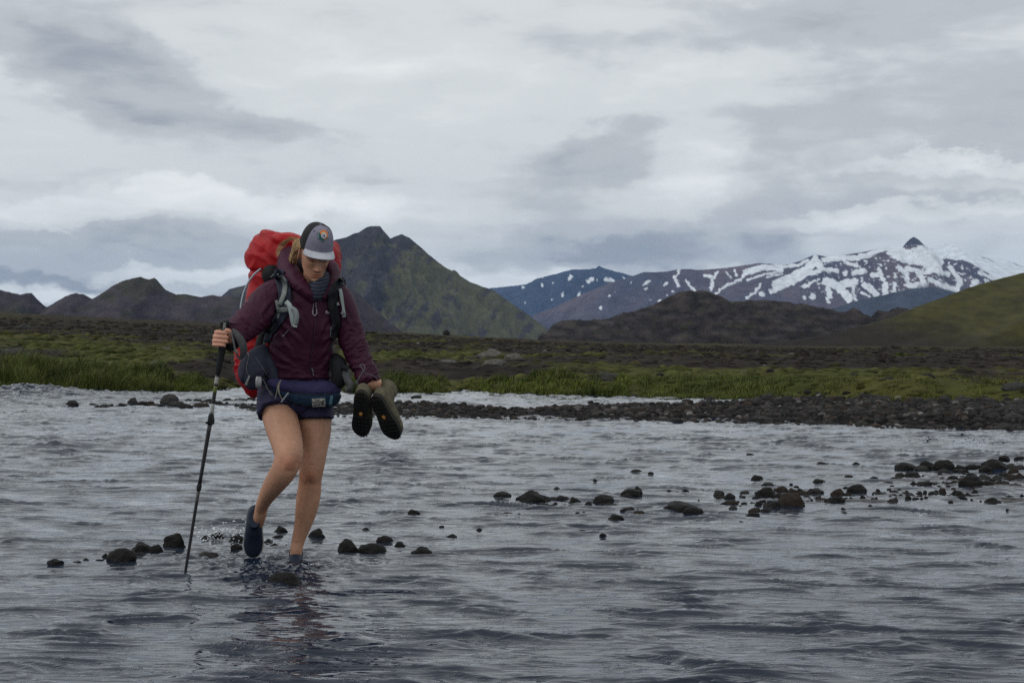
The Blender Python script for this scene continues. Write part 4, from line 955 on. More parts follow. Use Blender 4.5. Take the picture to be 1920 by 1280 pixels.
hand.append(loft([(433, 640, GY + .018, 5.5, .013), (433.5, 630, GY + .004, 5.2, .012), (431, 623, GY - .010, 4.8, .0105), (427, 619.5, GY - .018, 4.4, .0095), (421.5, 619, GY - .021, 3.6, .008)], sub=4, n=12))
# left hand hooked into the boot collars, mostly hidden by the cuff and the boots
hand.append(ellipsoid(P(704, 716, 7.375), (.024, .018, .020), None, ICO3))
for k, dx in enumerate((-7.5, -2.5, 2.5, 7.2)):
    hand.append(loft([(706 + dx * .8, 712.5, 7.365, 3.2, .0090), (705 + dx, 717, 7.348, 3.3, .0090), (704 + dx, 724, 7.352, 3.1, .0085), (703 + dx, 730, 7.37, 2.9, .008), (703 + dx, 733, 7.385, 2.4, .0065)], sub=4, n=12))
hand.append(loft([(696, 713, 7.36, 3.8, .010), (692, 718, 7.345, 3.6, .0095), (689, 725, 7.35, 3.2, .0085)], sub=4, n=12))
feet = [ellipsoid(P(479, 975, 7.53), (.026, .022, .05), None, ICO2)]
bme = union(headp + [loft(LEG_A, n=32), loft(LEG_B, n=32), loft(TORSO, n=32), loft(ARM_R), loft(ARM_L)] + hand + feet, .0030, 1)
co = getco(bme); qx, qy = pix(co); hl = (co - HO) @ HR
c = np.tile(np.array([.52, .275, .175]), (len(co), 1))
n_ = fbm(co[:, 0] * 9, co[:, 1] * 9, co[:, 2] * 9, octv=3, seed=5)[:, None]; c = c * (1 + .16 * n_)
no_ = getno(bme)
kn = 0
for kx, ky in ((583, 890), (543, 866)):
    kn = kn + .0055 * np.exp(-((qx - kx) / 9) ** 2 - ((qy - ky) / 11) ** 2) - .0045 * np.exp(-((np.abs(qx - kx) - 15) / 5) ** 2 - ((qy - ky - 2) / 13) ** 2) - .003 * np.exp(-((qx - kx) / 12) ** 2 - ((qy - ky - 17) / 5) ** 2)
kn = kn + .0022 * np.exp(-((qx - np.interp(qy, [905, 1020], [578, 556])) / 3.5) ** 2) * ((qy > 905) & (qy < 1015)) + .0025 * np.exp(-((qx - 585) / 6) ** 2) * ((qy > 800) & (qy < 870))
co = co + no_ * (kn * (no_[:, 1] < .2) * (qy > 780))[:, None]; setco(bme, co)
def tint_skin(w, k=(.06, -.05, -.04)): 
    global c; c = c + w[:, None] * np.array(k)
tint_skin(np.exp(-((qx - 583) / 17) ** 2 - ((qy - 893) / 17) ** 2), (-.06, -.075, -.055)); tint_skin(np.exp(-((qx - 541) / 20) ** 2 - ((qy - 868) / 15) ** 2), (.0, -.05, -.035))
tint_skin(sstep(640, 655, qy) * 0 + ((qx < 440) & (qy < 670)) * 1.0, (.10, .03, .03))
isH = (np.abs(hl[:, 0]) < .09) & (np.abs(hl[:, 2]) < .13) & (hl[:, 1] > -.11) & (np.linalg.norm(hl, axis=1) < .16)
fx_, fz_ = hl[:, 0], hl[:, 2]; front = isH & (hl[:, 1] > .04)
tint_skin(front * G(fx_, fz_, 0, -.0665, .021, .0040), (-.06, -.145, -.10)); tint_skin(front * G(fx_, fz_, 0, -.0775, .019, .0048), (-.03, -.135, -.09)); tint_skin(front * G(fx_, fz_, 0, -.0718, .022, .0018), (-.30, -.20, -.14))  # lip colour; the dark mouth line is shade painted into the skin
tint_skin(front * G(np.abs(fx_), fz_, .040, -.035, .020, .016), (.02, -.025, -.02)); tint_skin(front * G(fx_, fz_, 0, -.038, .012, .010), (.03, -.03, -.02))
tint_skin(front * G(np.abs(fx_), fz_, .031, .0185, .017, .0036), (-.30, -.19, -.14)); tint_skin(front * G(np.abs(fx_), fz_, .031, -.0075, .0140, .0024), (-.42, -.25, -.17)); tint_skin(front * G(np.abs(fx_), fz_, .0085, -.0505, .004, .0022), (-.30, -.20, -.14))  # brows, lashes, then nostril shade painted into the skin
tint_skin(front * G(np.abs(fx_), fz_, .031, -.002, .017, .010), (-.05, -.06, -.04))
c = np.clip(c, .02, .8)
person = put('person', bme, M_SKIN, None, c)
tag(person, 'woman hiker in maroon jacket and navy shorts stepping through the river with a pole', 'person')

# ---- jacket
JT = [(582, 530, 7.40, 30, .07), (580, 541, 7.405, 54, .10), (578, 556, 7.41, 63, .12), (576, 580, 7.42, 62, .128), (573, 605, 7.425, 62, .13), (567, 640, 7.44, 60, .128), (562, 670, 7.455, 62, .125), (559, 690, 7.465, 65, .124), (558, 703, 7.47, 67, .122), (558, 711, 7.47, 66, .117)]
SL = [(552, 548, 7.42, 26, .08), (520, 553, 7.405, 31, .085), (500, 567, 7.36, 32, .080), (482, 589, 7.30, 31, .070), (463, 608, 7.23, 29, .060), (447, 622, 7.175, 25, .052), (437, 631, 7.15, 19, .042), (433, 634, 7.145, 15, .034)]
SR = [(618, 548, 7.42, 22, .08), (634, 552, 7.42, 22, .082), (643, 572, 7.42, 24.5, .080), (650, 598, 7.42, 25.5, .075), (657, 624, 7.42, 26, .070), (665, 650, 7.41, 25, .064), (675, 674, 7.40, 23, .058), (685, 696, 7.38, 22, .052), (692, 713, 7.365, 21.5, .046), (694, 718, 7.36, 19, .042)]
HOOD = [(590, 563, 7.30, 7, .018), (578, 550, 7.285, 12, .026), (562, 534, 7.30, 16.5, .034), (547, 516, 7.35, 18.5, .042), (537, 498, 7.43, 18.5, .048), (541, 484, 7.50, 17, .055), (560, 480, 7.56, 16, .05), (588, 484, 7.58, 14, .045), (612, 495, 7.54, 12, .045), (626, 510, 7.46, 10.5, .042), (628, 526, 7.39, 10.5, .036), (621, 543, 7.33, 10, .028), (603, 559, 7.30, 7, .020)]
jme = union([loft(JT, n=40, power=2.3), loft(SL, n=32), loft(SR, n=32), loft(HOOD, sub=6, n=22, view=(0, 0, 1))], .0048, 4)
co = getco(jme); no = getno(jme); qx, qy = pix(co)
def along(path):
    C = cr([s[:2] for s in path], 8); seg = np.r_[0, np.cumsum(np.hypot(*np.diff(C, axis=0).T))]
    d = np.hypot(qx[:, None] - C[None, :, 0], qy[:, None] - C[None, :, 1]); i = d.argmin(1); return seg[i], d.min(1), C, i
dd = np.zeros(len(co))
for path, sd_, w0 in ((SL, 3, (qx < 512)), (SR, 9, (qx > 632) & (qy > 545))):
    s_, d_, C, i_ = along(path)
    t_ = np.gradient(C, axis=0); t_ = t_ / np.hypot(*t_.T)[:, None]; cr_ = (qx - C[i_, 0]) * -t_[i_, 1] + (qy - C[i_, 1]) * t_[i_, 0]
    sm_ = s_.max(); k = sstep(.25, .7, s_ / sm_) if sd_ == 3 else sstep(.28, .55, s_ / sm_)
    u = s_ / 9.0 + .9 * noise3(s_ / 30, cr_ / 22, co[:, 1] * 12, seed=sd_) + .018 * cr_ * np.sin(s_ / 28)
    fold = (1 - 2 * np.abs(noise3(u, cr_ / 38, co[:, 1] * 9, seed=sd_ + 1)))
    dd += w0 * (.0085 * k * (np.clip(fold, 0, 1) ** 1.6 - .3) * (.5 + .8 * np.abs(noise3(s_ / 25, cr_ / 30, seed=sd_ + 4)) * 1.6))
body_ = ((qx >= 500) & (qx <= 634) & (qy > 545)).astype(float)
u1 = (qx * .55 + qy) / 20.0; v1 = (qx - qy * .5) / 60.0
dd += body_ * (.0065 * (ridged(u1 * .8, v1, co[:, 1] * 4, octv=1, seed=71) - .35) * np.clip(.4 + 1.5 * noise3(qx / 50, qy / 50, seed=77), 0, 1.4) + .0040 * noise3(qx / 26, qy / 40, seed=73)) 
dd += body_ * .007 * sstep(640, 700, qy) * (ridged(qx / 46 + 3, qy / 17, co[:, 1] * 4, octv=2, seed=75) - .4)
dd += ((qy < 545) * .0040) * (ridged(qx / 22 + qy / 30, qy / 24, co[:, 1] * 7, octv=2, seed=81) - .35)
zipx = np.interp(qy, [555, 600, 650, 690, 712], [588, 592, 587, 581, 589])
dd += -.004 * np.exp(-((qx - zipx) / 2.2) ** 2) * (qy > 560) * (no[:, 1] < 0) + .004 * np.exp(-((np.abs(qx - zipx) - 5) / 2.5) ** 2) * (qy > 560) * (no[:, 1] < 0)
dd += .003 * np.exp(-((qy - 707) / 2.5) ** 2)
for (ax0, ay0, bx0, by0, wd0, am0) in ((520, 598, 566, 642, 5, .008), (516, 612, 548, 662, 4, .006), (636, 596, 602, 648, 5, .008), (632, 622, 596, 676, 5, .008), (630, 650, 600, 694, 4, .006), (504, 652, 552, 688, 5, .007),
        (540, 560, 572, 612, 5, .006), (612, 600, 596, 640, 4, .005), (498, 680, 560, 697, 4, .005), (512, 560, 486, 592, 5, .007), (524, 572, 500, 604, 4, .006), (640, 575, 660, 612, 4, .005), (662, 600, 650, 640, 4, .005)):
    vx0, vy0 = bx0 - ax0, by0 - ay0; q0 = np.clip(((qx - ax0) * vx0 + (qy - ay0) * vy0) / (vx0 ** 2 + vy0 ** 2), 0, 1)
    sd0 = ((qx - ax0) * vy0 - (qy - ay0) * vx0) / math.hypot(vx0, vy0) + 2.2 * noise3(qx / 12, qy / 12, seed=int(ax0)); ed0 = np.hypot(qx - ax0 - q0 * vx0, qy - ay0 - q0 * vy0)
    tp0 = np.sin(np.pi * np.clip(q0 * .9 + .05, 0, 1)) * (ed0 < 14)
    dd += am0 * tp0 * (np.exp(-(sd0 / wd0) ** 2) - .8 * np.exp(-((sd0 - wd0 * 1.3) / (wd0 * .8)) ** 2)) * (no[:, 1] < .2)
dd = np.clip(dd, -.011, .013)
setco(jme, co + no * dd[:, None])
jacket = put('jacket', jme, M_JACKET, person)
BJ = bvh_of(jme)
part('hood_shade_fill', ellipsoid(P(582, 503, 7.47), (.088, .05, .070), None, ICO3), mat('dark hood fill', (.016, .006, .013), rough=.9), jacket)  # added dark filler for the shaded hollow of the hood
part('zipper', ribbon([BJ], [(588, 560, 2.0), (592, 590, 1.8), (591, 610, 1.6), (588, 640, 1.6), (583, 670, 1.6), (581, 690, 2.0), (588, 706, 2.6)], .0005, .002), mat('dark plum zip', (.055, .022, .042), rough=.5), jacket)
part('zipper_pull', merge([ribbon([BJ], [(588.5, 566, 1.2), (588, 573, 1.2), (586.6, 581, 1.2)], .004, .002), ribbon([BJ], [(592.2, 566, 1.2), (592.6, 573, 1.2), (593.8, 581, 1.2)], .004, .002),
      ribbon([BJ], [(587, 581, 2), (586.5, 587, 2.2), (590, 591.5, 2.2), (594, 587, 2.2), (593.5, 581, 2)], .006, .003, sub=4)]), mat('pale pull tab', (.30, .28, .31), rough=.5), jacket)
part('zipper_pull', merge([ribbon([BJ], [(585, 690, 2.4), (587, 697, 3), (588, 705, 2.6)], .004, .003)]), mat('grey pull tab', (.16, .13, .17), rough=.5), jacket)
part('zipper_pull', ribbon([BJ], [(533, 628, 3), (529.5, 630.5, 2.2)], .004, .003), M_WEB, jacket)
part('pull_cord', ribbon([BJ], [(541, 618, 1.0), (537, 623, 1.0), (531, 629, 1.2)], .004, .002), M_WEB, jacket)
part('pull_cord', ribbon([BJ], [(621, 612, 1.2), (620.6, 622, 1.4)], .003, .002), M_WEB, jacket)
part('zipper_pull', ribbon([BJ], [(620.5, 622, 2.2), (620.2, 632, 2.2)], .004, .002), M_WEB, jacket)
part('pocket_flap', ribbon([BJ], [(618, 566, 1.0), (617, 580, 1.0), (620, 596, 1.0)], .0, .002), mat('plum piping', (.20, .14, .19), rough=.6), jacket)
part('cuff', merge([loft([(437, 642, 7.165, 14, .036), (433, 648, 7.17, 12.5, .034), (430, 654, 7.18, 8, .02)], n=20)]), M_BLACK, jacket)  # black form stands in for shade inside the sleeve opening
part('cuff', ribbon([BJ], [(672, 712, 6), (684, 716, 6), (697, 717, 6), (712, 712, 6)], .001, .003), M_JACKET, jacket)

def text_mesh(body, size, m, name, parent, fn):
    cu = bpy.data.curves.new('t', 'FONT'); cu.body = body; cu.size = size; cu.align_x = 'CENTER'; cu.align_y = 'CENTER'; cu.extrude = .0
    cu.offset = size * .012; cu.resolution_u = 3
    o = bpy.data.objects.new('t', cu); col.objects.link(o); dg = bpy.context.evaluated_depsgraph_get()
    me = bpy.data.meshes.new_from_object(o.evaluated_get(dg)); bpy.data.objects.remove(o)
    co = getco(me); setco(me, np.array([fn(p[0], p[1]) for p in co])); return put(name, me, m, parent, smooth=False)
def on(bvhs, cx, cy, s, off, ang=0.0, shear=0.0):
    ca, sa = math.cos(ang), math.sin(ang)
    def f(x, y):
        px, py = cx + (x * ca - y * sa) * s, cy - (x * sa + y * ca) * s
        h, d = cast(bvhs, px, py); p = h[0] if h else P(px, py, 7.3); return np.array(p) - np.array(d) * off
    return f
M_PRINT = mat('pale print', (.55, .50, .54), rough=.6)
text_mesh('Rab', 1, M_PRINT, 'lettering', jacket, on([BJ], 616.5, 585.5, 8.2, .0045))
# ---- neck gaiter
gme = union([loft([(604, 521, 7.42, 17, .045), (602, 530, 7.375, 20, .052), (598, 539, 7.335, 20, .056), (594, 549, 7.315, 17.5, .055), (592, 558, 7.32, 14, .05)], n=30), ], .004, 1)
co = getco(gme); no = getno(gme); qx, qy = pix(co)
wv = np.sin((qy + .10 * (qx - 596) ** 2 * .12 + 4.0 * noise3(qx / 14, qy / 10, seed=6)) * 1.05)
setco(gme, co + no * (.0013 * wv)[:, None]); st = sstep(.25, .6, np.sin((qy + .012 * (qx - 596) ** 2) * .95 + 1.0))
put('neck_gaiter', gme, mat('striped knit', attr='Col', rough=.9, spec=.2, bump=.3, bscale=400, bdist=.001), person, np.array([.022, .026, .040]) * (1 - st[:, None]) + np.array([.060, .068, .095]) * st[:, None])
# ---- shorts
sme = union([loft([(556, 700, 7.475, 64, .118), (555, 715, 7.475, 68, .120), (554, 735, 7.475, 70, .122), (554, 755, 7.475, 70, .118), (556, 772, 7.48, 66, .09)], n=44, power=2.4),
             loft([(527, 735, 7.45, 38, .10), (520, 755, 7.42, 38, .102), (520, 771, 7.395, 36.5, .098)], n=32), loft([(590, 745, 7.48, 34, .10), (590, 765, 7.48, 35, .100), (590.5, 783, 7.475, 34.5, .096)], n=32)], .0050, 3)
co = getco(sme); no = getno(sme); qx, qy = pix(co)
d = .006 * (ridged(qx / 24 + 2, (qy + .4 * qx) / 16, co[:, 1] * 5, octv=2, seed=91) - .4) + .004 * np.exp(-((qy - np.where(qx < 555, 768, 780)) / 2.0) ** 2)
co2 = co + no * d[:, None]
co2[:, 2] += np.where((qy > 758), -.020 * np.exp(-((qx - 487) / 7) ** 2) - .006 * np.exp(-((qx - 622) / 5) ** 2), 0)
setco(sme, co2); shorts = put('shorts', sme, M_SHORTS, person)
part('inner_short', merge([loft([(521, 766, 7.41, 35.2, .094), (519.5, 776, 7.40, 35.4, .093)], n=30, sub=3), ]), M_BLACK, shorts) if False else None
part('inner_short', merge([loft([(590.3, 778, 7.478, 33.8, .092), (590.5, 786, 7.476, 34.6, .092)], n=30, sub=3)]), M_BLACK, shorts)
BS = bvh_of(sme)
# ---- cap: a crown of front panels, black mesh back, curved brim, hexagon badge
def cap_pt(az, t, k=1.0):
    # t 0 at the rim .. 1 at the top
    rim = .030 + .004 * math.cos(az)
    e = math.sin(t * math.pi / 2); q = math.cos(t * math.pi / 2) ** .62
    rx, ry = .0775 * k, .098 * k; cyy = -.006
    top = .147 + .0 * k
    return (rx * q * math.sin(az), cyy + ry * q * math.cos(az) + .006 * e * math.cos(az), rim + (top - rim) * e * (1.0 if math.cos(az) > 0 else .97))
def cap_shell(a0, a1, na_, k=1.0, m=None):
    V = []; nt = 22
    for i in range(na_ + 1):
        for j in range(nt):
            V.append(cap_pt(a0 + (a1 - a0) * i / na_, j / (nt - 1), k))
    return Hd(V), [tuple(q) for q in grid_faces(na_ + 1, nt)]
A0 = math.radians(63)
cap = part('cap', cap_shell(-A0, A0, 30, 1.0), M_CAPG, person)
part('mesh_panel', cap_shell(A0, 2 * math.pi - A0, 44, .997), M_BLACK, cap)
part('button', ellipsoid(Hd([[0, -.006, .148]])[0], (.006, .006, .004), HR, ICO2), M_CAPG, cap)
V = []; nbr = 16
for i in range(31):
    az = math.radians(-58 + 116 * i / 30.)
    for side in (0,):
        for j in range(nbr):
            t = j / (nbr - 1); x0, y0, z0 = cap_pt(az, .0, 1.0)
            ln = .062 * math.cos(az * 90 / 58. * .98) ** .55 if abs(az) < math.radians(57.9) else .0
            x = x0; y = y0 + ln * t; x = x * (1.04 + .12 * t); z = z0 + .006 + .004 * t - .010 * t * t - 3.5 * x * x * (.25 + .75 * t) + .010
            V.append((x, y, z))
V = np.array(V); Vt = Hd(V); Vb = Hd(V - np.array([0, 0, .0035])); nn = len(V)
fb = [tuple(q) for q in grid_faces(31, nbr)]; fb2 = [tuple(int(x) + nn for x in q[::-1]) for q in fb]
rimf = [(i * nbr + nbr - 1, (i + 1) * nbr + nbr - 1, (i + 1) * nbr + nbr - 1 + nn, i * nbr + nbr - 1 + nn) for i in range(30)]
part('brim', (np.vstack([Vt, Vb]), fb + fb2 + rimf), M_BRIM, cap)
BC = bvh_of(cap.data)
def disc(bv, cx, cy, rx, ry, n, off, rot=0.0, clip=None, rings=4):
    V = [on(bv, cx, cy, 1, off)(0, 0)]; f = []
    for r in range(1, rings + 1):
        for k in range(n):
            a = rot + 2 * math.pi * k / n; x, y = rx * r / rings * math.cos(a), ry * r / rings * math.sin(a)
            if clip: x, y = clip(x, y)
            V.append(on(bv, cx, cy, 1, off)(x, y))
    f += [(0, 1 + k, 1 + (k + 1) % n) for k in range(n)]
    for r in range(1, rings):
        for k in range(n):
            a, b = 1 + (r - 1) * n + k, 1 + (r - 1) * n + (k + 1) % n; f.append((a, a + n, b + n, b))
    return np.array(V), f
bx_, by_ = 606, 441.5
part('badge', disc([BC], bx_, by_, 12.2, 12.6, 6, .0022, math.pi / 6), mat('navy badge edge', (.03, .05, .08), rough=.7), cap, smooth=False)
part('badge', disc([BC], bx_, by_, 11.2, 11.6, 6, .0030, math.pi / 6), mat('pale badge line', (.30, .36, .36), rough=.7), cap, smooth=False)
part('badge', disc([BC], bx_, by_, 10.3, 10.7, 6, .0038, math.pi / 6), mat('teal badge field', (.015, .10, .10), rough=.7), cap, smooth=False)
part('badge', disc([BC], bx_ + .5, by_ - 1.2, 8.6, 9.2, 24, .0046, clip=lambda x, y: (max(x, -y * .7 - 4.5), y)), mat('orange badge sun', (.62, .15, .03), rough=.7), cap, smooth=False)
part('badge', disc([BC], bx_ + .8, by_ - .4, 6.4, 7.0, 20, .0054, clip=lambda x, y: (max(x, -y * .6 - 3.5), y)), mat('pale orange badge ring', (.60, .32, .12), rough=.7), cap, smooth=False)
part('badge', disc([BC], bx_ + 1.2, by_ + .3, 4.8, 5.4, 20, .0062), mat('white badge disc', (.62, .62, .62), rough=.7), cap, smooth=False)
part('badge', merge([disc([BC], bx_ + 1.2 + dx, by_ + .3 + dy, 1.3, 1.5, 8, .0070) for dx, dy in ((-1.7, -1.8), (1.5, -1.2), (-1.2, 1.6), (1.8, 2.0))]), mat('violet badge marks', (.10, .08, .22), rough=.7), cap, smooth=False)
part('eyelet', merge([disc([BC], 589, 433, 1.6, .9, 10, .0015), disc([BC], 613.5, 432, 1.0, .8, 10, .0015)]), M_BLACK, cap)
# ---- hair: strands pulled back, loose loops blown out over the pack
hs = []
r2 = np.random.default_rng(5)
for k in range(150):
    u = r2.random(); p0 = np.array([-.066 - .006 * r2.random(), .010 - .075 * u, .040 + .01 * r2.random()])
    p1 = p0 + np.array([-.010 - .012 * r2.random(), -.018, -.035]); p2 = np.array([-.070 - .022 * r2.random(), -.045 - .035 * r2.random(), -.055 + .02 * r2.random()]); p3 = p2 + np.array([.004, -.02, -.05 - .02 * r2.random()])
    W = Hd([p0, p1, p2, p3]); hs.append(loft([(*q, .0011, .0011) for q in W], sub=4, n=4, world=True))
for k in range(60):
    s = r2.normal(0, 1, 8); sp = r2.random()
    W = [P(561 + s[0], 447 + 5 * r2.random(), 7.40), P(548 - 6 * sp + s[1] * 1.5, 447 + 4 * s[2] * .5, 7.44), P(533 - 9 * sp + s[3] * 2, 459 + s[4] * 2, 7.47), P(526 - 6 * sp + s[5] * 2, 474 + s[6] * 2, 7.46), P(535 - 4 * sp + s[7], 486 + 3 * sp, 7.43), P(546, 489 + 2 * sp, 7.41)]
    hs.append(loft([(*q, .00034, .00034) for q in W], sub=5, n=3, world=True))
hs.append(loft([(*q, r, r * .8) for q, r in zip(Hd([[-.064, -.02, .045], [-.074, -.035, .0], [-.070, -.055, -.05], [-.06, -.07, -.10]]), (.012, .013, .011, .006))], sub=4, n=12, world=True))
part('hair', merge(hs), M_HAIR, person)

# ---- water shoes
def shoe_mesh():
    # local: y heel(0) -> toe(.245), z up, x width
    up_ = loft([(0, -.002, .030, .012, .020), (0, .008, .036, .027, .030), (0, .035, .040, .034, .036), (0, .080, .045, .038, .044), (0, .110, .042, .040, .041), (0, .140, .036, .043, .033), (0, .175, .030, .046, .025), (0, .210, .026, .041, .020), (0, .236, .022, .028, .014), (0, .246, .020, .010, .007)], world=True, view=(0, 0, 1), n=28)
    collar = loft([(0, .050, .040, .035, .050), (0, .050, .070, .034, .052), (0, .046, .088, .033, .050), (0, .043, .094, .032, .047)], world=True, n=24, view=(0, 1, 0))
    so = []; ys = np.linspace(-.006, .254, 30)
    hw_ = np.interp(ys, [-.006, .006, .04, .09, .13, .18, .215, .24, .254], [.010, .026, .037, .037, .043, .050, .045, .030, .008])
    V = []
    for zz_ in (-.002, .014):
        V += [(h + (.002 if zz_ > 0 else 0), y, zz_ + .010 * sstep(.17, .25, y)) for y, h in zip(ys, hw_)] + [(-h - (.002 if zz_ > 0 else 0), y, zz_ + .010 * sstep(.17, .25, y)) for y, h in zip(ys[::-1], hw_[::-1])]
    n = 60; f = [tuple(range(n))[::-1], tuple(range(n, 2 * n))] + [(k, (k + 1) % n, (k + 1) % n + n, k + n) for k in range(n)]
    return up_, collar, (np.array(V, float), f)
def frame(o, toe, upv):
    y = unit(np.array(toe, float)); z = np.array(upv, float); z = unit(z - y * (z @ y)); x = np.cross(y, z); R = np.stack([x, y, z], 1)
    return lambda v: np.asarray(v) @ R.T + np.array(o)
def make_shoe(fr, label):
    u_, c_, s_ = shoe_mesh(); me = union([(fr(u_[0]), u_[1]), (fr(c_[0]), c_[1])], .0036, 2)
    sh = put('shoe', me, M_SHOE, person); sh['label'] = label
    part('sole', (fr(s_[0]), s_[1]), M_SOLEW, sh, smooth=False)
    part('button', ellipsoid(fr([[0, .098, .0735]])[0], (.008, .008, .004), None, ICO2), M_BLUE, sh)
    seam = tube([tuple(fr([[x, y, z]])[0]) for x, y, z in ((-.040, .10, .040), (-.030, .135, .056), (0, .15, .060), (.030, .135, .056), (.040, .10, .040))], .0012, n=6, world=True)
    part('seam', seam, mat('dark seam', (.008, .013, .03), rough=.8), sh)
    return sh
# raised foot: toe hanging down, top of the shoe towards the camera
make_shoe(frame(P(478, 948, 7.555), (-.10 + .05, .05, -.93), (.18, -1.0, .15)), 'raised navy water shoe with pale sole')
make_shoe(frame(P(554, 1061, 7.60), (.12, -.97, -.10), (.05, .0, 1)), 'navy water shoe half under water')
# ------------------------------------------------------------------ backpack with its red rain cover
pack = empty('backpack', P(545, 712, 7.6)); tag(pack, 'large trekking backpack under a crumpled red rain cover on the hiker\'s back', 'backpack')
PK = lambda o: (o.parent is pack) and None
def under(o, parent=None):
    """keep world placement while hanging from a thing whose origin is not the world's"""
    o.location = -Vector((parent or pack).location) if (parent or pack).location.length else Vector((0, 0, 0)); return o
def gpart(name, vf, m, thing_, smooth=True, label=None, sub=None):
    o = part(name, vf, m, sub or thing_, smooth, label)
    if sub is None: o.location = -Vector(thing_.location)
    return o
cov = union([loft([(549, 444, 7.66, 44, .09), (548, 449, 7.66, 66, .12), (548, 458, 7.66, 78, .145), (549, 472, 7.665, 86.5, .16), (550, 492, 7.67, 87, .165), (550, 510, 7.67, 84, .165), (549, 535, 7.67, 81, .165), (545, 565, 7.67, 82, .165), (540, 600, 7.67, 82, .165), (535, 640, 7.67, 83, .165), (530, 672, 7.67, 86, .16), (528, 694, 7.67, 84, .15), (530, 712, 7.67, 74, .12), (534, 722, 7.67, 50, .08)], n=48, power=2.7),
             ellipsoid(P(502, 472, 7.62), (.085, .10, .062), None, ICO3), ellipsoid(P(535, 452, 7.60), (.10, .09, .04), None, ICO3)], .0075, 3)
co = getco(cov); no = getno(cov); qx, qy = pix(co)
wx_ = co[:, 0] * 7 + .7 * fbm(co[:, 0] * 5, co[:, 1] * 5, co[:, 2] * 5, octv=2, seed=3); wz_ = co[:, 2] * 7 + .7 * fbm(co[:, 0] * 5, co[:, 1] * 5, co[:, 2] * 5, octv=2, seed=4)
r_ = ridged(wx_ * 1.3 + wz_ * .5, wz_ * .9 - wx_ * .3, co[:, 1] * 6, octv=3, seed=9) - .3
r1_ = np.clip(ridged(wx_ * .62 + wz_ * .3, wz_ * .5 - wx_ * .25, co[:, 1] * 3, octv=2, seed=9, gain=.35), -.2, 1)
dd = .010 * (r1_ ** 3 * np.sign(r1_)) + .008 * (np.clip(ridged(wx_ * .35, wz_ * 1.9, co[:, 1] * 2, octv=1, seed=19), 0, 1) ** 3) - .014 * np.exp(-((qy - 508 - .1 * (qx - 470)) / 4) ** 2) * (qx < 520)
setco(cov, co + no * dd[:, None]); cv = put('rain_cover', cov, M_RED, pack); cv.location = -pack.location
BP = bvh_of(cov)
gpart('trim_line', tube([(489, 504, 7.47), (476, 515, 7.46), (464, 532, 7.455), (456, 552, 7.45), (452, 572, 7.44), (451, 585, 7.43)], 1.9, n=8), mat('pale blue piping', (.36, .42, .48), rough=.5), pack)
gpart('lid_panel', union and (lambda me: ([v.co[:] for v in me.vertices], [tuple(p.vertices) for p in me.polygons]))(union([ellipsoid(P(510, 516, 7.53), (.050, .06, .058), None, ICO3), ellipsoid(P(545, 528, 7.56), (.08, .05, .05), None, ICO3)], .006, 2)), M_BLACK, pack)
# shoulder straps lie on the jacket
JB = [BJ]
def mesh_of(me): return ([v.co[:] for v in me.vertices], [tuple(p.vertices) for p in me.polygons])
gpart('shoulder_strap', ribbon(JB, [(513, 513, 15), (525, 517, 24), (531, 533, 25), (534, 552, 25), (533, 572, 24), (526, 592, 21), (515, 610, 17), (505, 626, 14), (498, 642, 12)], .004, .007, dome=.006, na=9), M_NAVY, pack, label='padded navy strap on her right shoulder')
gpart('shoulder_strap', ribbon(JB, [(641, 524, 10), (633, 533, 16), (626, 548, 19), (624, 566, 19), (627, 588, 18), (630, 606, 16), (628, 622, 13), (625, 636, 10)], .004, .007, dome=.006, na=9), M_BLACK, pack, label='padded black strap on her left shoulder')
W = JB
gpart('webbing', ribbon(W, [(520, 514, 4), (526, 519, 7), (534, 529, 9), (534, 543, 9), (530, 558, 8.5), (524, 572, 8)], .021, .002), M_WEB, pack)
gpart('webbing', ribbon(W, [(518, 563, 5), (521, 577, 6), (522, 590, 5), (520, 598, 3)], .019, .002), M_WEB, pack)
gpart('webbing', ribbon(W, [(519, 582, 9.5), (530, 581, 9.5), (541, 580, 8.5)], .024, .002), M_WEB, pack)
gpart('strap_loop', band([(536, 565, 7.235, 8.5), (543, 573, 7.225, 9.5), (547, 586, 7.222, 10.5), (550, 600, 7.225, 11.5), (552, 611, 7.23, 10)], .003), mat('pale webbing loop', (.33, .38, .37), rough=.8, bump=.4, bscale=500, bdist=.001), pack)
gpart('strap_loop', band([(547, 577, 7.218, 7), (554, 583, 7.212, 9), (556.5, 594, 7.210, 9), (555, 605, 7.214, 8), (552, 612, 7.224, 8)], .003), M_WEB, pack)
gpart('strap_end', band([(549, 614, 7.222, 5), (553, 614.5, 7.222, 5), (557, 615, 7.222, 5)], .004), M_BLACK, pack)
gpart('strap_end', band([(549.5, 611.5, 7.220, 2.4), (557, 612.5, 7.220, 2.4)], .004), mat('white tab', (.5, .52, .52), rough=.6), pack)
gpart('webbing', ribbon(W, [(514, 606, 6), (508, 616, 7), (502, 626, 7), (497, 640, 6), (494, 652, 4)], .020, .002), M_WEBD, pack)
gpart('buckle', ribbon(W, [(503, 616, 12), (500, 624, 13), (497, 629, 11)], .023, .005), M_BLACK, pack)
gpart('webbing', ribbon(W, [(638, 541, 6), (640, 553, 6.5), (642, 566, 6), (644, 578, 5), (645, 588, 6), (645, 595, 6)], .016, .002), mat('pale webbing', (.30, .34, .32), rough=.8, bump=.4, bscale=500, bdist=.001), pack)
gpart('buckle', ribbon(W, [(641, 584, 8), (645, 588, 8)], .020, .004), M_WEB, pack)
gpart('buckle', ribbon(W, [(633, 567, 4), (634, 573, 5)], .020, .005), M_METAL, pack)
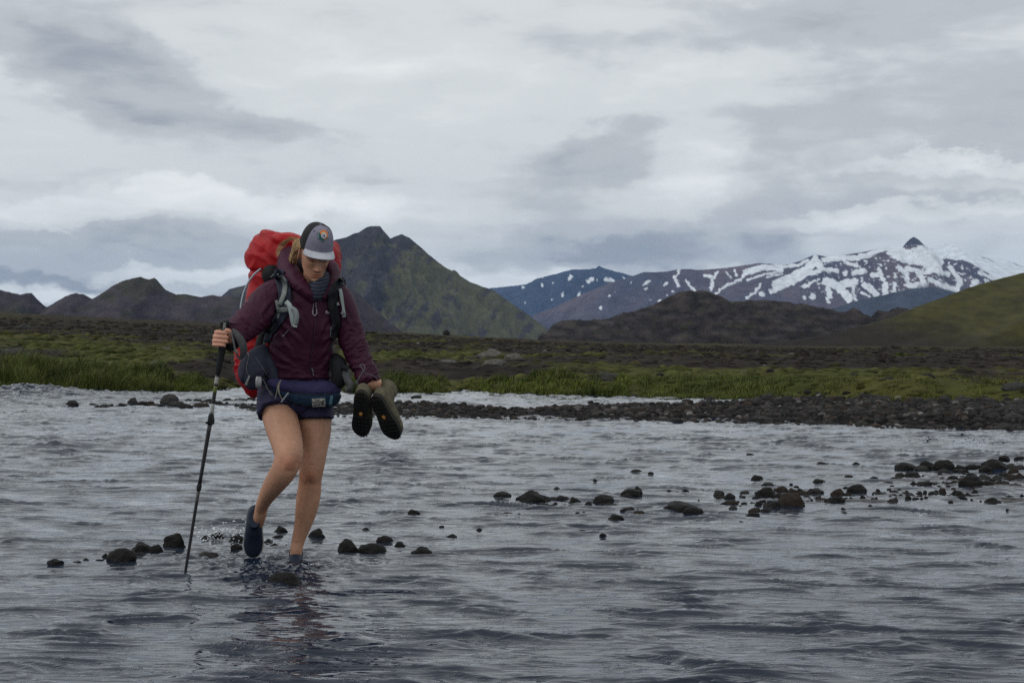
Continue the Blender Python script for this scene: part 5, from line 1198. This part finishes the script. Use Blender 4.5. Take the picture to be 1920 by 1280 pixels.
gpart('load_lifter', tube([(641, 520, 7.36), (646, 525, 7.35), (647, 532, 7.36), (642, 536, 7.37)], 1.2, n=7), M_BLACK, pack)
gpart('load_lifter', band([(638, 522, 7.37, 7), (642, 528, 7.355, 8), (643, 534, 7.36, 6)], .004), M_WEB, pack)
gpart('load_lifter', tube([(508, 520, 7.40), (516, 513, 7.36), (524, 517, 7.34)], 1.3, n=7), M_WEB, pack)
gpart('side_strap', loft([(489, 600, 7.50, 5, .02), (494, 620, 7.45, 8, .02), (489, 640, 7.42, 9, .02), (484, 656, 7.41, 8, .02), (480, 672, 7.41, 8, .02)], n=16), M_BLACK, pack)
# padded hip belt with zipped pockets
hb = union([loft([(497, 650, 7.40, 6, .02), (486, 666, 7.365, 19, .035), (477, 684, 7.35, 26.5, .045), (474, 700, 7.345, 27, .045), (478, 714, 7.35, 21, .04), (486, 723, 7.36, 12, .03)], n=28, power=2.4), loft([(500, 660, 7.40, 8, .025), (503, 680, 7.37, 12, .03), (510, 700, 7.365, 13, .03), (514, 716, 7.37, 10, .025)], n=20)], .005, 3)
co = getco(hb); no = getno(hb); qx, qy = pix(co)
dd = -.005 * np.exp(-(((qx - 459) + (qy - 700) * .15) / 1.6) ** 2) - .004 * np.exp(-((qy - 704 + .65 * (qx - 485)) / 1.6) ** 2) + .0025 * noise3(co[:, 0] * 30, co[:, 1] * 30, co[:, 2] * 30, seed=3)
setco(hb, co + no * dd[:, None]); o = put('hip_belt_pocket', hb, M_NAVY, pack); o.location = -pack.location
HB = bvh_of(hb)
gpart('piping', ribbon([HB], [(479, 668, 1.4), (486, 680, 1.5), (494, 692, 1.5), (502, 706, 1.4)], .001, .002), M_WEBD, pack)
gpart('piping', ribbon([HB], [(466, 672, 1.4), (462, 690, 1.5), (466, 703, 1.5), (467, 709, 1.5)], .001, .002), M_WEBD, pack)
gpart('pull_cord', tube([(458, 641, 7.33), (462, 655, 7.325), (467, 668, 7.32)], .9, n=6), M_WEB, pack)
gpart('zipper_pull', band([(468, 704, 7.285, 3), (464.5, 713, 7.285, 4), (461, 722, 7.29, 4)], .004), M_WEB, pack)
gpart('zipper_pull', tube([(488, 612, 7.30), (483, 626, 7.30)], 1.3, n=6), M_WEB, pack)
o = gpart('clip', loft([(485, 706, 7.285, 4.5, .006), (485, 712, 7.28, 6, .008), (485, 722, 7.28, 6, .008), (485, 727, 7.285, 4.5, .006)], n=16, power=3.2), M_METAL, pack)
gpart('cord', merge([tube([(489, 706, 7.28), (496, 716, 7.275), (502, 728, 7.27), (508, 742, 7.27)], .8, n=6), tube([(497, 716, 7.272), (500, 727, 7.268), (504, 733, 7.27)], .9, n=6), tube([(505, 733, 7.268), (511, 742, 7.268)], 1.9, n=6)]), M_WEBD, pack)
hb2 = union([loft([(629, 664, 7.42, 5, .02), (634, 680, 7.40, 15, .04), (637, 700, 7.395, 16, .045), (634, 716, 7.40, 14, .04), (628, 727, 7.41, 8, .03)], n=24, power=2.3)], .005, 2)
o = put('hip_belt_pocket', hb2, M_BLACK, pack); o.location = -pack.location
gpart('webbing', band([(644, 686, 7.36, 12), (649, 700, 7.355, 15), (653, 714, 7.35, 14), (657, 725, 7.36, 12)], .004), M_WEBD, pack)
gpart('webbing', band([(650, 712, 7.345, 9), (658, 720, 7.345, 12), (654, 731, 7.35, 10), (648, 724, 7.36, 9)], .004), M_WEBD, pack)
gpart('webbing', band([(654, 705, 7.37, 4), (661, 715, 7.375, 5), (665, 722, 7.38, 4)], .003), mat('olive webbing', (.10, .11, .03), rough=.8), pack)
gpart('buckle', band([(641, 687, 7.35, 10), (652, 692, 7.35, 10)], .007), M_BLACK, pack)
# ------------------------------------------------------------------ waist pack worn over the shorts
wp = empty('waist_pack', P(575, 768, 7.36)); tag(wp, 'navy waist pack with a white logo patch worn over the shorts', 'waist pack')
wpm = union([loft([(508, 716, 7.37, 3, .03), (520, 722, 7.345, 13, .05), (545, 733, 7.352, 20, .045), (575, 738, 7.350, 24, .048), (603, 739, 7.360, 25, .048), (619, 739, 7.385, 23, .045), (626, 739, 7.42, 17, .04)], n=28, power=2.6)], .005, 3)
co = getco(wpm); no = getno(wpm); qx, qy = pix(co)
dd = .0025 * noise3(qx / 12, qy / 9, seed=4) - .006 * np.exp(-((qy - np.interp(qx, [505, 545, 600, 630], [726, 736, 739, 737])) / 1.7) ** 2)
setco(wpm, co + no * dd[:, None]); co = getco(wpm); qx, qy = pix(co)
lowm = sstep(-.6, .6, qy - np.interp(qx, [505, 545, 600, 630], [726, 736, 739, 737]))[:, None]
o = put('pouch', wpm, mat('two tone pack cloth', attr='Col', rough=.75, spec=.3, var=.2, vscale=30, bump=.35, bscale=300, bdist=.001), wp, np.array([.028, .024, .080]) * (1 - lowm) + np.array([.010, .030, .062]) * lowm); o.location = -wp.location
BW = bvh_of(wpm)
o2 = gpart('logo_patch', ribbon([BW], [(585, 755, 15.5), (597, 754.5, 15.5), (610, 754, 15.5)], .0015, .002, na=5), mat('off white patch', (.42, .41, .37), rough=.7), wp, smooth=False)
M_INK = mat('black print', (.012, .012, .013), rough=.7)
for i_, wd_ in enumerate(('THE', 'NORTH', 'FACE')):
    f_ = on([BW], 594.3, 750.0 + 4.3 * i_, 5.3, .0065)
    t_ = text_mesh(wd_, 1, M_INK, 'lettering', wp, f_); t_.location = -wp.location
V, Fq = [], []
for rr, (a_, b_) in enumerate(((1.5, 3.0), (4.2, 5.7), (6.9, 8.6))):      # three quarter arcs beside the words
    o0 = len(V); nn_ = 9
    for k in range(nn_):
        t = math.pi / 2 * k / (nn_ - 1)
        for q_ in (a_, b_): V.append(on([BW], 608.6 - 8.2 + 8.2, 759.0, 1, .0065)(-q_ * .78 * math.cos(t), q_ * 1.1 * math.sin(t)))
    Fq += [(o0 + 2 * k, o0 + 2 * k + 1, o0 + 2 * k + 3, o0 + 2 * k + 2) for k in range(nn_ - 1)]
gpart('logo_arcs', (np.array(V), Fq), M_INK, wp, smooth=False)
gpart('zipper', ribbon([BW], [(530, 732, 1.6), (560, 737.5, 1.6), (600, 739.5, 1.6), (622, 738, 1.6)], .002, .0015), M_BLACK, wp)
gpart('cord', merge([tube([(526, 713, 7.262), (521, 722, 7.258), (519, 735, 7.258), (516, 747, 7.26)], .85, n=6), tube([(526, 713, 7.262), (523, 724, 7.255), (524, 738, 7.255), (529, 749, 7.258)], .85, n=6), tube([(527, 712, 7.264), (523, 718, 7.253), (521.5, 730, 7.253), (526, 744, 7.253)], .8, n=6)]), M_CORD, wp)
gpart('zipper_pull', tube([(541, 736, 7.255), (534, 745, 7.25), (527, 754, 7.25)], 1.5, n=8), mat('grey pull', (.26, .28, .30), rough=.6), wp)
gpart('side_panel', ribbon([BW, BS], [(622, 742, 5), (620.5, 754, 6), (619, 766, 6)], .002, .002), mat('light blue panel', (.10, .20, .26), rough=.8, var=.3, vscale=60), wp)
gpart('strap', ribbon([BS, BJ], [(500, 712, 5), (508, 716, 6), (516, 720, 7)], .004, .003), M_NAVY, wp)
# ------------------------------------------------------------------ hiking boots hanging from her left hand
def boot(px, py, Y, tilt, roll, yaw, label):
    t = empty('hiking_boot', P(px, py, Y)); tag(t, label, 'boot', 'pair of hiking boots carried by the collar')
    a, r = math.radians(tilt), math.radians(roll)
    toe = np.array([0, math.sin(a), -math.cos(a)]); upv = np.array([0, math.cos(a), math.sin(a)])
    R = np.array(Matrix.Rotation(math.radians(yaw), 3, 'Z') @ Matrix.Rotation(r, 3, 'Y')); toe, upv = R @ toe, R @ upv
    Y_ = -toe; Z_ = upv; X_ = np.cross(Y_, Z_); B = np.stack([X_, Y_, Z_], 1)     # local y runs toe -> heel, z away from the sole
    fr = lambda v: ((np.asarray(v, float) - np.array([0, .285, 0])) * np.array([.99, .84, .90])) @ B.T
    up_ = loft([(0, .006, .045, .014, .012), (0, .016, .047, .030, .020), (0, .04, .050, .043, .025), (0, .08, .055, .048, .031), (0, .12, .062, .046, .038), (0, .16, .070, .041, .045), (0, .20, .073, .038, .048), (0, .24, .072, .037, .048), (0, .268, .068, .033, .044), (0, .283, .062, .022, .034), (0, .288, .060, .010, .02)], world=True, view=(0, 0, 1), n=30)
    sh = loft([(0, .215, .08, .036, .055), (0, .220, .115, .038, .056), (0, .226, .145, .041, .057), (0, .228, .168, .044, .060), (0, .229, .182, .045, .061), (0, .229, .189, .041, .057)], world=True, view=(0, 1, 0), n=30)
    me = union([(fr(up_[0]), up_[1]), (fr(sh[0]), sh[1])], .004, 2)
    cc = getco(me); nn_ = getno(me); lo = (cc @ B) / np.array([.99, .84, .90]) + np.array([0, .285, 0])
    d = .0022 * (ridged(lo[:, 0] * 12, lo[:, 1] * 30, lo[:, 2] * 30, octv=2, seed=5) - .4) - .0025 * np.exp(-((lo[:, 2] - .138) / .004) ** 2) - .0022 * np.exp(-((lo[:, 2] - .070) / .003) ** 2) - .0022 * np.exp(-((lo[:, 2] - .105 - .2 * (lo[:, 1] - .2)) / .0025) ** 2)
    setco(me, cc + nn_ * d[:, None]); u = put('upper', me, M_BOOT, t)
    ys = np.linspace(-.006, .296, 34); hw_ = np.interp(ys, [-.006, .004, .02, .05, .09, .13, .17, .21, .255, .280, .296], [.010, .022, .034, .043, .045, .040, .035, .034, .033, .027, .010])
    V = []
    for zz_, e in ((.0, 0), (.024, .001), (.034, -.002)):
        V += [(h + e, y, zz_ + .016 * sstep(.07, -.006, y)) for y, h in zip(ys, hw_)] + [(-h - e, y, zz_ + .016 * sstep(.07, -.006, y)) for y, h in zip(ys[::-1], hw_[::-1])]
    n = 68; f = [tuple(range(n))[::-1], tuple(range(2 * n, 3 * n))] + [(k + q * n, (k + 1) % n + q * n, (k + 1) % n + n + q * n, k + n + q * n) for k in range(n) for q in (0, 1)]
    so = part('sole', (fr(np.array(V, float)), f), mat('dark brown rubber', (.020, .018, .015), rough=.75, spec=.2), t, smooth=False)
    lug = []
    for y in (.016, .038, .060, .084, .108, .132, .196, .220, .244, .268):
        h = np.interp(y, ys, hw_); up_z = .016 * float(sstep(.07, -.006, y))
        for s in (-1, 1):
            for x0, x1 in (((.36, .90)) , ((.04, .30))):
                if 0.14 < y < .19: continue
                xs_ = [s * h * x0, s * h * x1]; yy0, yy1 = y - .007, y + .007; sk = .006 * s
                b = [(x, yq + (sk if abs(x) > h * .5 else 0), zz + up_z) for zz in (-.005, .001) for yq in (yy0, yy1) for x in xs_]
                lug.append((fr(np.array(b)), [(0, 1, 3, 2), (4, 6, 7, 5), (0, 4, 5, 1), (2, 3, 7, 6), (0, 2, 6, 4), (1, 5, 7, 3)]))
    tr = part('tread', merge(lug), M_RUB, t, smooth=False); tr['kind'] = 'stuff'
    a8 = np.linspace(0, 2 * np.pi, 9)[:-1] + math.pi / 8
    def plate(ra, rb, z): 
        return (fr(np.array([(ra * math.cos(q), .158 + rb * math.sin(q), z) for q in a8] + [(0, .158, z - .0012)])), [(k, 8, (k + 1) % 8) for k in range(8)])
    part('sole_emblem', plate(.0125, .017, -.0015), mat('dark red emblem', (.10, .02, .01), rough=.6), t, smooth=False)
    part('sole_emblem', plate(.0085, .0125, -.0030), mat('yellow emblem', (.55, .28, .07) if roll < 5 else (.32, .26, .04), rough=.5), t, smooth=False)
    part('collar_shade_disc', (lambda v: (fr(v[0]), v[1]))(loft([(0, .229, .186, .036, .050), (0, .229, .192, .036, .050)], world=True, view=(0, 1, 0), n=24, sub=2)), M_BLACK, t)  # dark disc stands in for the shaded inside of the closed collar
    lc = []
    for k in range(5):
        z = .108 + .017 * k; y0 = .165 - .010 * (k < 2) + .004 * k - .012
        lc.append(tube([tuple(fr([[x, yv, zv]])[0]) for x, yv, zv in ((-.024, y0 + .018, z), (-.010, y0 + .004, z + .004), (.012, y0 + .002, z + .010), (.026, y0 + .018, z + .014))], .0018, n=6, world=True))
    part('laces', merge(lc), M_CORD, t)
    return t, fr
boot(676, 739, 7.245, 30, 4, -3, 'olive grey hiking boot on the left of the carried pair, sole facing forward')
boot(702, 746, 7.26, 30, -14, -22, 'olive grey hiking boot on the right of the carried pair, tilted outward')
# lace cord hooked up over the sleeve
lt = empty('boot_lace', P(674, 716, 7.30)); tag(lt, 'knotted black and white lace cord hanging over the sleeve above the boots', 'lace')
M_LACE = mat('speckled lace', (.10, .10, .10), rough=.8, var=.9, vscale=160)
lw = [tube([(670, 722, 7.27), (672, 712, 7.272), (677, 702, 7.272), (682, 697, 7.275), (679, 690, 7.275), (674, 685, 7.278), (681, 683, 7.275), (684, 690, 7.272), (679, 698, 7.268), (674, 708, 7.268), (668, 720, 7.27)], 1.1, n=7),
      tube([(680, 697, 7.27), (686, 700, 7.275), (694, 702, 7.285), (702, 706, 7.30), (710, 712, 7.315)], .9, n=7), tube([(676, 703, 7.266), (671, 712, 7.265), (665, 719, 7.268)], 1.0, n=7)]
o = gpart('cord', merge(lw), M_LACE, lt)
# ------------------------------------------------------------------ trekking pole
tp = empty('trekking_pole', P(347, 1075, 7.147)); tag(tp, 'dark folding trekking pole with foam grip planted in the river', 'trekking pole')
PX = lambda py: float(np.interp(py, [598, 640, 700, 790, 915, 1075, 1095], [422, 419.5, 408, 394.5, 373, 347, 344]))
PYd = lambda py: GY + .027 * (py - 600) / 475.
def pl(py, r): return (PX(py), py, PYd(py), r, r / F * 7.13)
gpart('shaft', loft([pl(q, 3.6) for q in (700, 740, 788)], n=16, sub=3), M_CARB, tp)
gpart('shaft', loft([pl(q, r) for q, r in ((788, 4.2), (850, 3.7), (912, 3.4))], n=16, sub=3), M_CARB, tp)
gpart('shaft', loft([pl(q, r) for q, r in ((915, 3.2), (1000, 3.0), (1060, 2.7), (1095, 2.0))], n=16, sub=3), M_CARB, tp)
gpart('grip', loft([pl(609, 6.2), pl(616, 6.0), pl(626, 6.3), pl(640, 6.6), pl(652, 7.5), pl(658, 7.0), pl(670, 6.4), pl(690, 5.8), pl(702, 4.6)], n=20), M_BLACK, tp)
gpart('grip_head', loft([(421.5, 599.5, GY, 4, .010), (421.6, 602, GY, 8.0, .022), (421.5, 606, GY, 9.2, .026), (421, 611, GY, 8.0, .020), (420.5, 616, GY, 6.2, .016)], n=20), M_RUB, tp)
gpart('label', band([(421.8, 605.5, GY - .026, 5.4), (420.8, 613, GY - .021, 5.2), (420, 620.5, GY - .020, 5.0)], .003), mat('pale grip plate', (.30, .30, .28), rough=.5), tp)
gpart('label', band([(420.6, 613.5, GY - .0235, 3.2), (420.2, 618.5, GY - .0225, 3.2)], .002), M_WEBD, tp)
for a_, b_, c_ in ((707, 720, (.34, .34, .32)), (757, 775, (.34, .34, .32))):
    gpart('decal', loft([pl(q, 3.8) for q in (a_, (a_ + b_) / 2, b_)], n=16, sub=2), mat('pale decal', c_, rough=.5), tp)
gpart('decal', loft([pl(q, 3.75) for q in (724, 730, 736)], n=16, sub=2), mat('green decal', (.12, .15, .03), rough=.5), tp)
gpart('lever_lock', merge([loft([pl(776, 4.6), pl(780, 5.4), pl(790, 5.6), pl(796, 5.0)], n=16), loft([(pl(782, 1)[0] + 4, 782, 7.10, 2, .006), (pl(790, 1)[0] + 5.5, 789, 7.10, 2.6, .007), (pl(794, 1)[0] + 5, 795, 7.10, 2, .005)], n=10), ellipsoid(P(388, 792, 7.12), (.008, .008, .006), None, ICO2)]), M_RUB, tp)
gpart('joint', loft([pl(907, 3.8), pl(910, 4.6), pl(916, 4.6), pl(920, 3.6)], n=16), M_RUB, tp)
gpart('wrist_strap', band([(430, 618, 7.13, 4), (438, 620, 7.10, 8), (447, 630, 7.085, 13), (454, 643, 7.085, 15), (457, 656, 7.09, 14), (454, 667, 7.10, 9), (449, 674, 7.105, 4)], .003), mat('charcoal strap', (.060, .060, .063), rough=.8, var=.2, vscale=40, bump=.3, bscale=400, bdist=.001), tp)
gpart('wrist_strap', band([(434, 623, 7.10, 3.4), (438, 640, 7.09, 3.6), (441, 655, 7.09, 3.8), (446, 668, 7.10, 3.6), (449, 674, 7.105, 3)], .003), M_WEBD, tp)
gpart('buckle', band([(441, 656, 7.084, 7), (446, 663, 7.088, 7)], .004), mat('tan buckle', (.20, .14, .11), rough=.6), tp)
# ------------------------------------------------------------------ splash kicked up by the raised foot
r3 = np.random.default_rng(12); items = []
for _ in range(170):
    u = r3.random(); px = 372 + 95 * u + r3.normal(0, 8); py = 1004 - 12 * math.sin(u * 2.2) + abs(r3.normal(0, 9)) * (1 if r3.random() < .75 else -1); Y = 7.75 + r3.normal(0, .10)
    if py > 640 + 3110 / Y - 1: py = 640 + 3110 / Y - 1
    s = r3.uniform(.0014, .0040) * (1.5 if r3.random() < .08 else 1); items.append((tuple(P(px, py, Y)), (s * r3.uniform(1, 2.2), s, s), r3.uniform(0, 3)))
for _ in range(160):
    px, py = 470 + r3.normal(0, 26), 1037 + r3.normal(0, 12); Y = ground_Y(py + 3); s = r3.uniform(.001, .0025); items.append((tuple(P(px, py, Y)), (s * 1.8, s, s), 0))
for _ in range(120):
    px, py = 580 + r3.normal(0, 26), 1052 + r3.normal(0, 4); Y = ground_Y(py + 3); s = r3.uniform(.001, .0022); items.append((tuple(P(px, py, Y)), (s * 1.8, s, s), 0))
v, f, c = blob_mesh(items, ICO1, lambda i: np.array([.7, .72, .75]))
wd = bpy.data.materials.new('water drops'); wd.use_nodes = True; b = wd.node_tree.nodes['Principled BSDF']; b.inputs['Base Color'].default_value = (.85, .88, .92, 1); b.inputs['Roughness'].default_value = .15; b.inputs['IOR'].default_value = 1.33; b.inputs['Emission Strength'].default_value = 0
tag(mesh_obj('splash', v, f, wd), 'spray of water drops behind the raised shoe', kind='stuff')
# white water where the current breaks
items = []
for cx, cy, sx, sy, n in ((40, 742, 26, 4, 500), (110, 744, 50, 3, 260), (1830, 828, 26, 4, 240), (1730, 824, 40, 3, 120), (440, 1010, 40, 6, 120)):
    for _ in range(n):
        px, py = cx + r3.normal(0, sx), cy + r3.normal(0, sy); Y = ground_Y(max(py, 728)); s = r3.uniform(.4, 1.3) / F * Y
        x = (px - 960) / F * Y; items.append(((x, Y, float(water_h(np.array([[x]]), np.array([[Y]]))[0, 0]) + .3 * s), (s * r3.uniform(1, 3), s, s * .6), 0.0))
v, f, c = blob_mesh(items, ICO1, lambda i: np.array([.5, .53, .56]))
tag(mesh_obj('foam', v, f, mat('foam', (.55, .58, .62), rough=.6)), 'flecks of foam where the current breaks', kind='stuff')
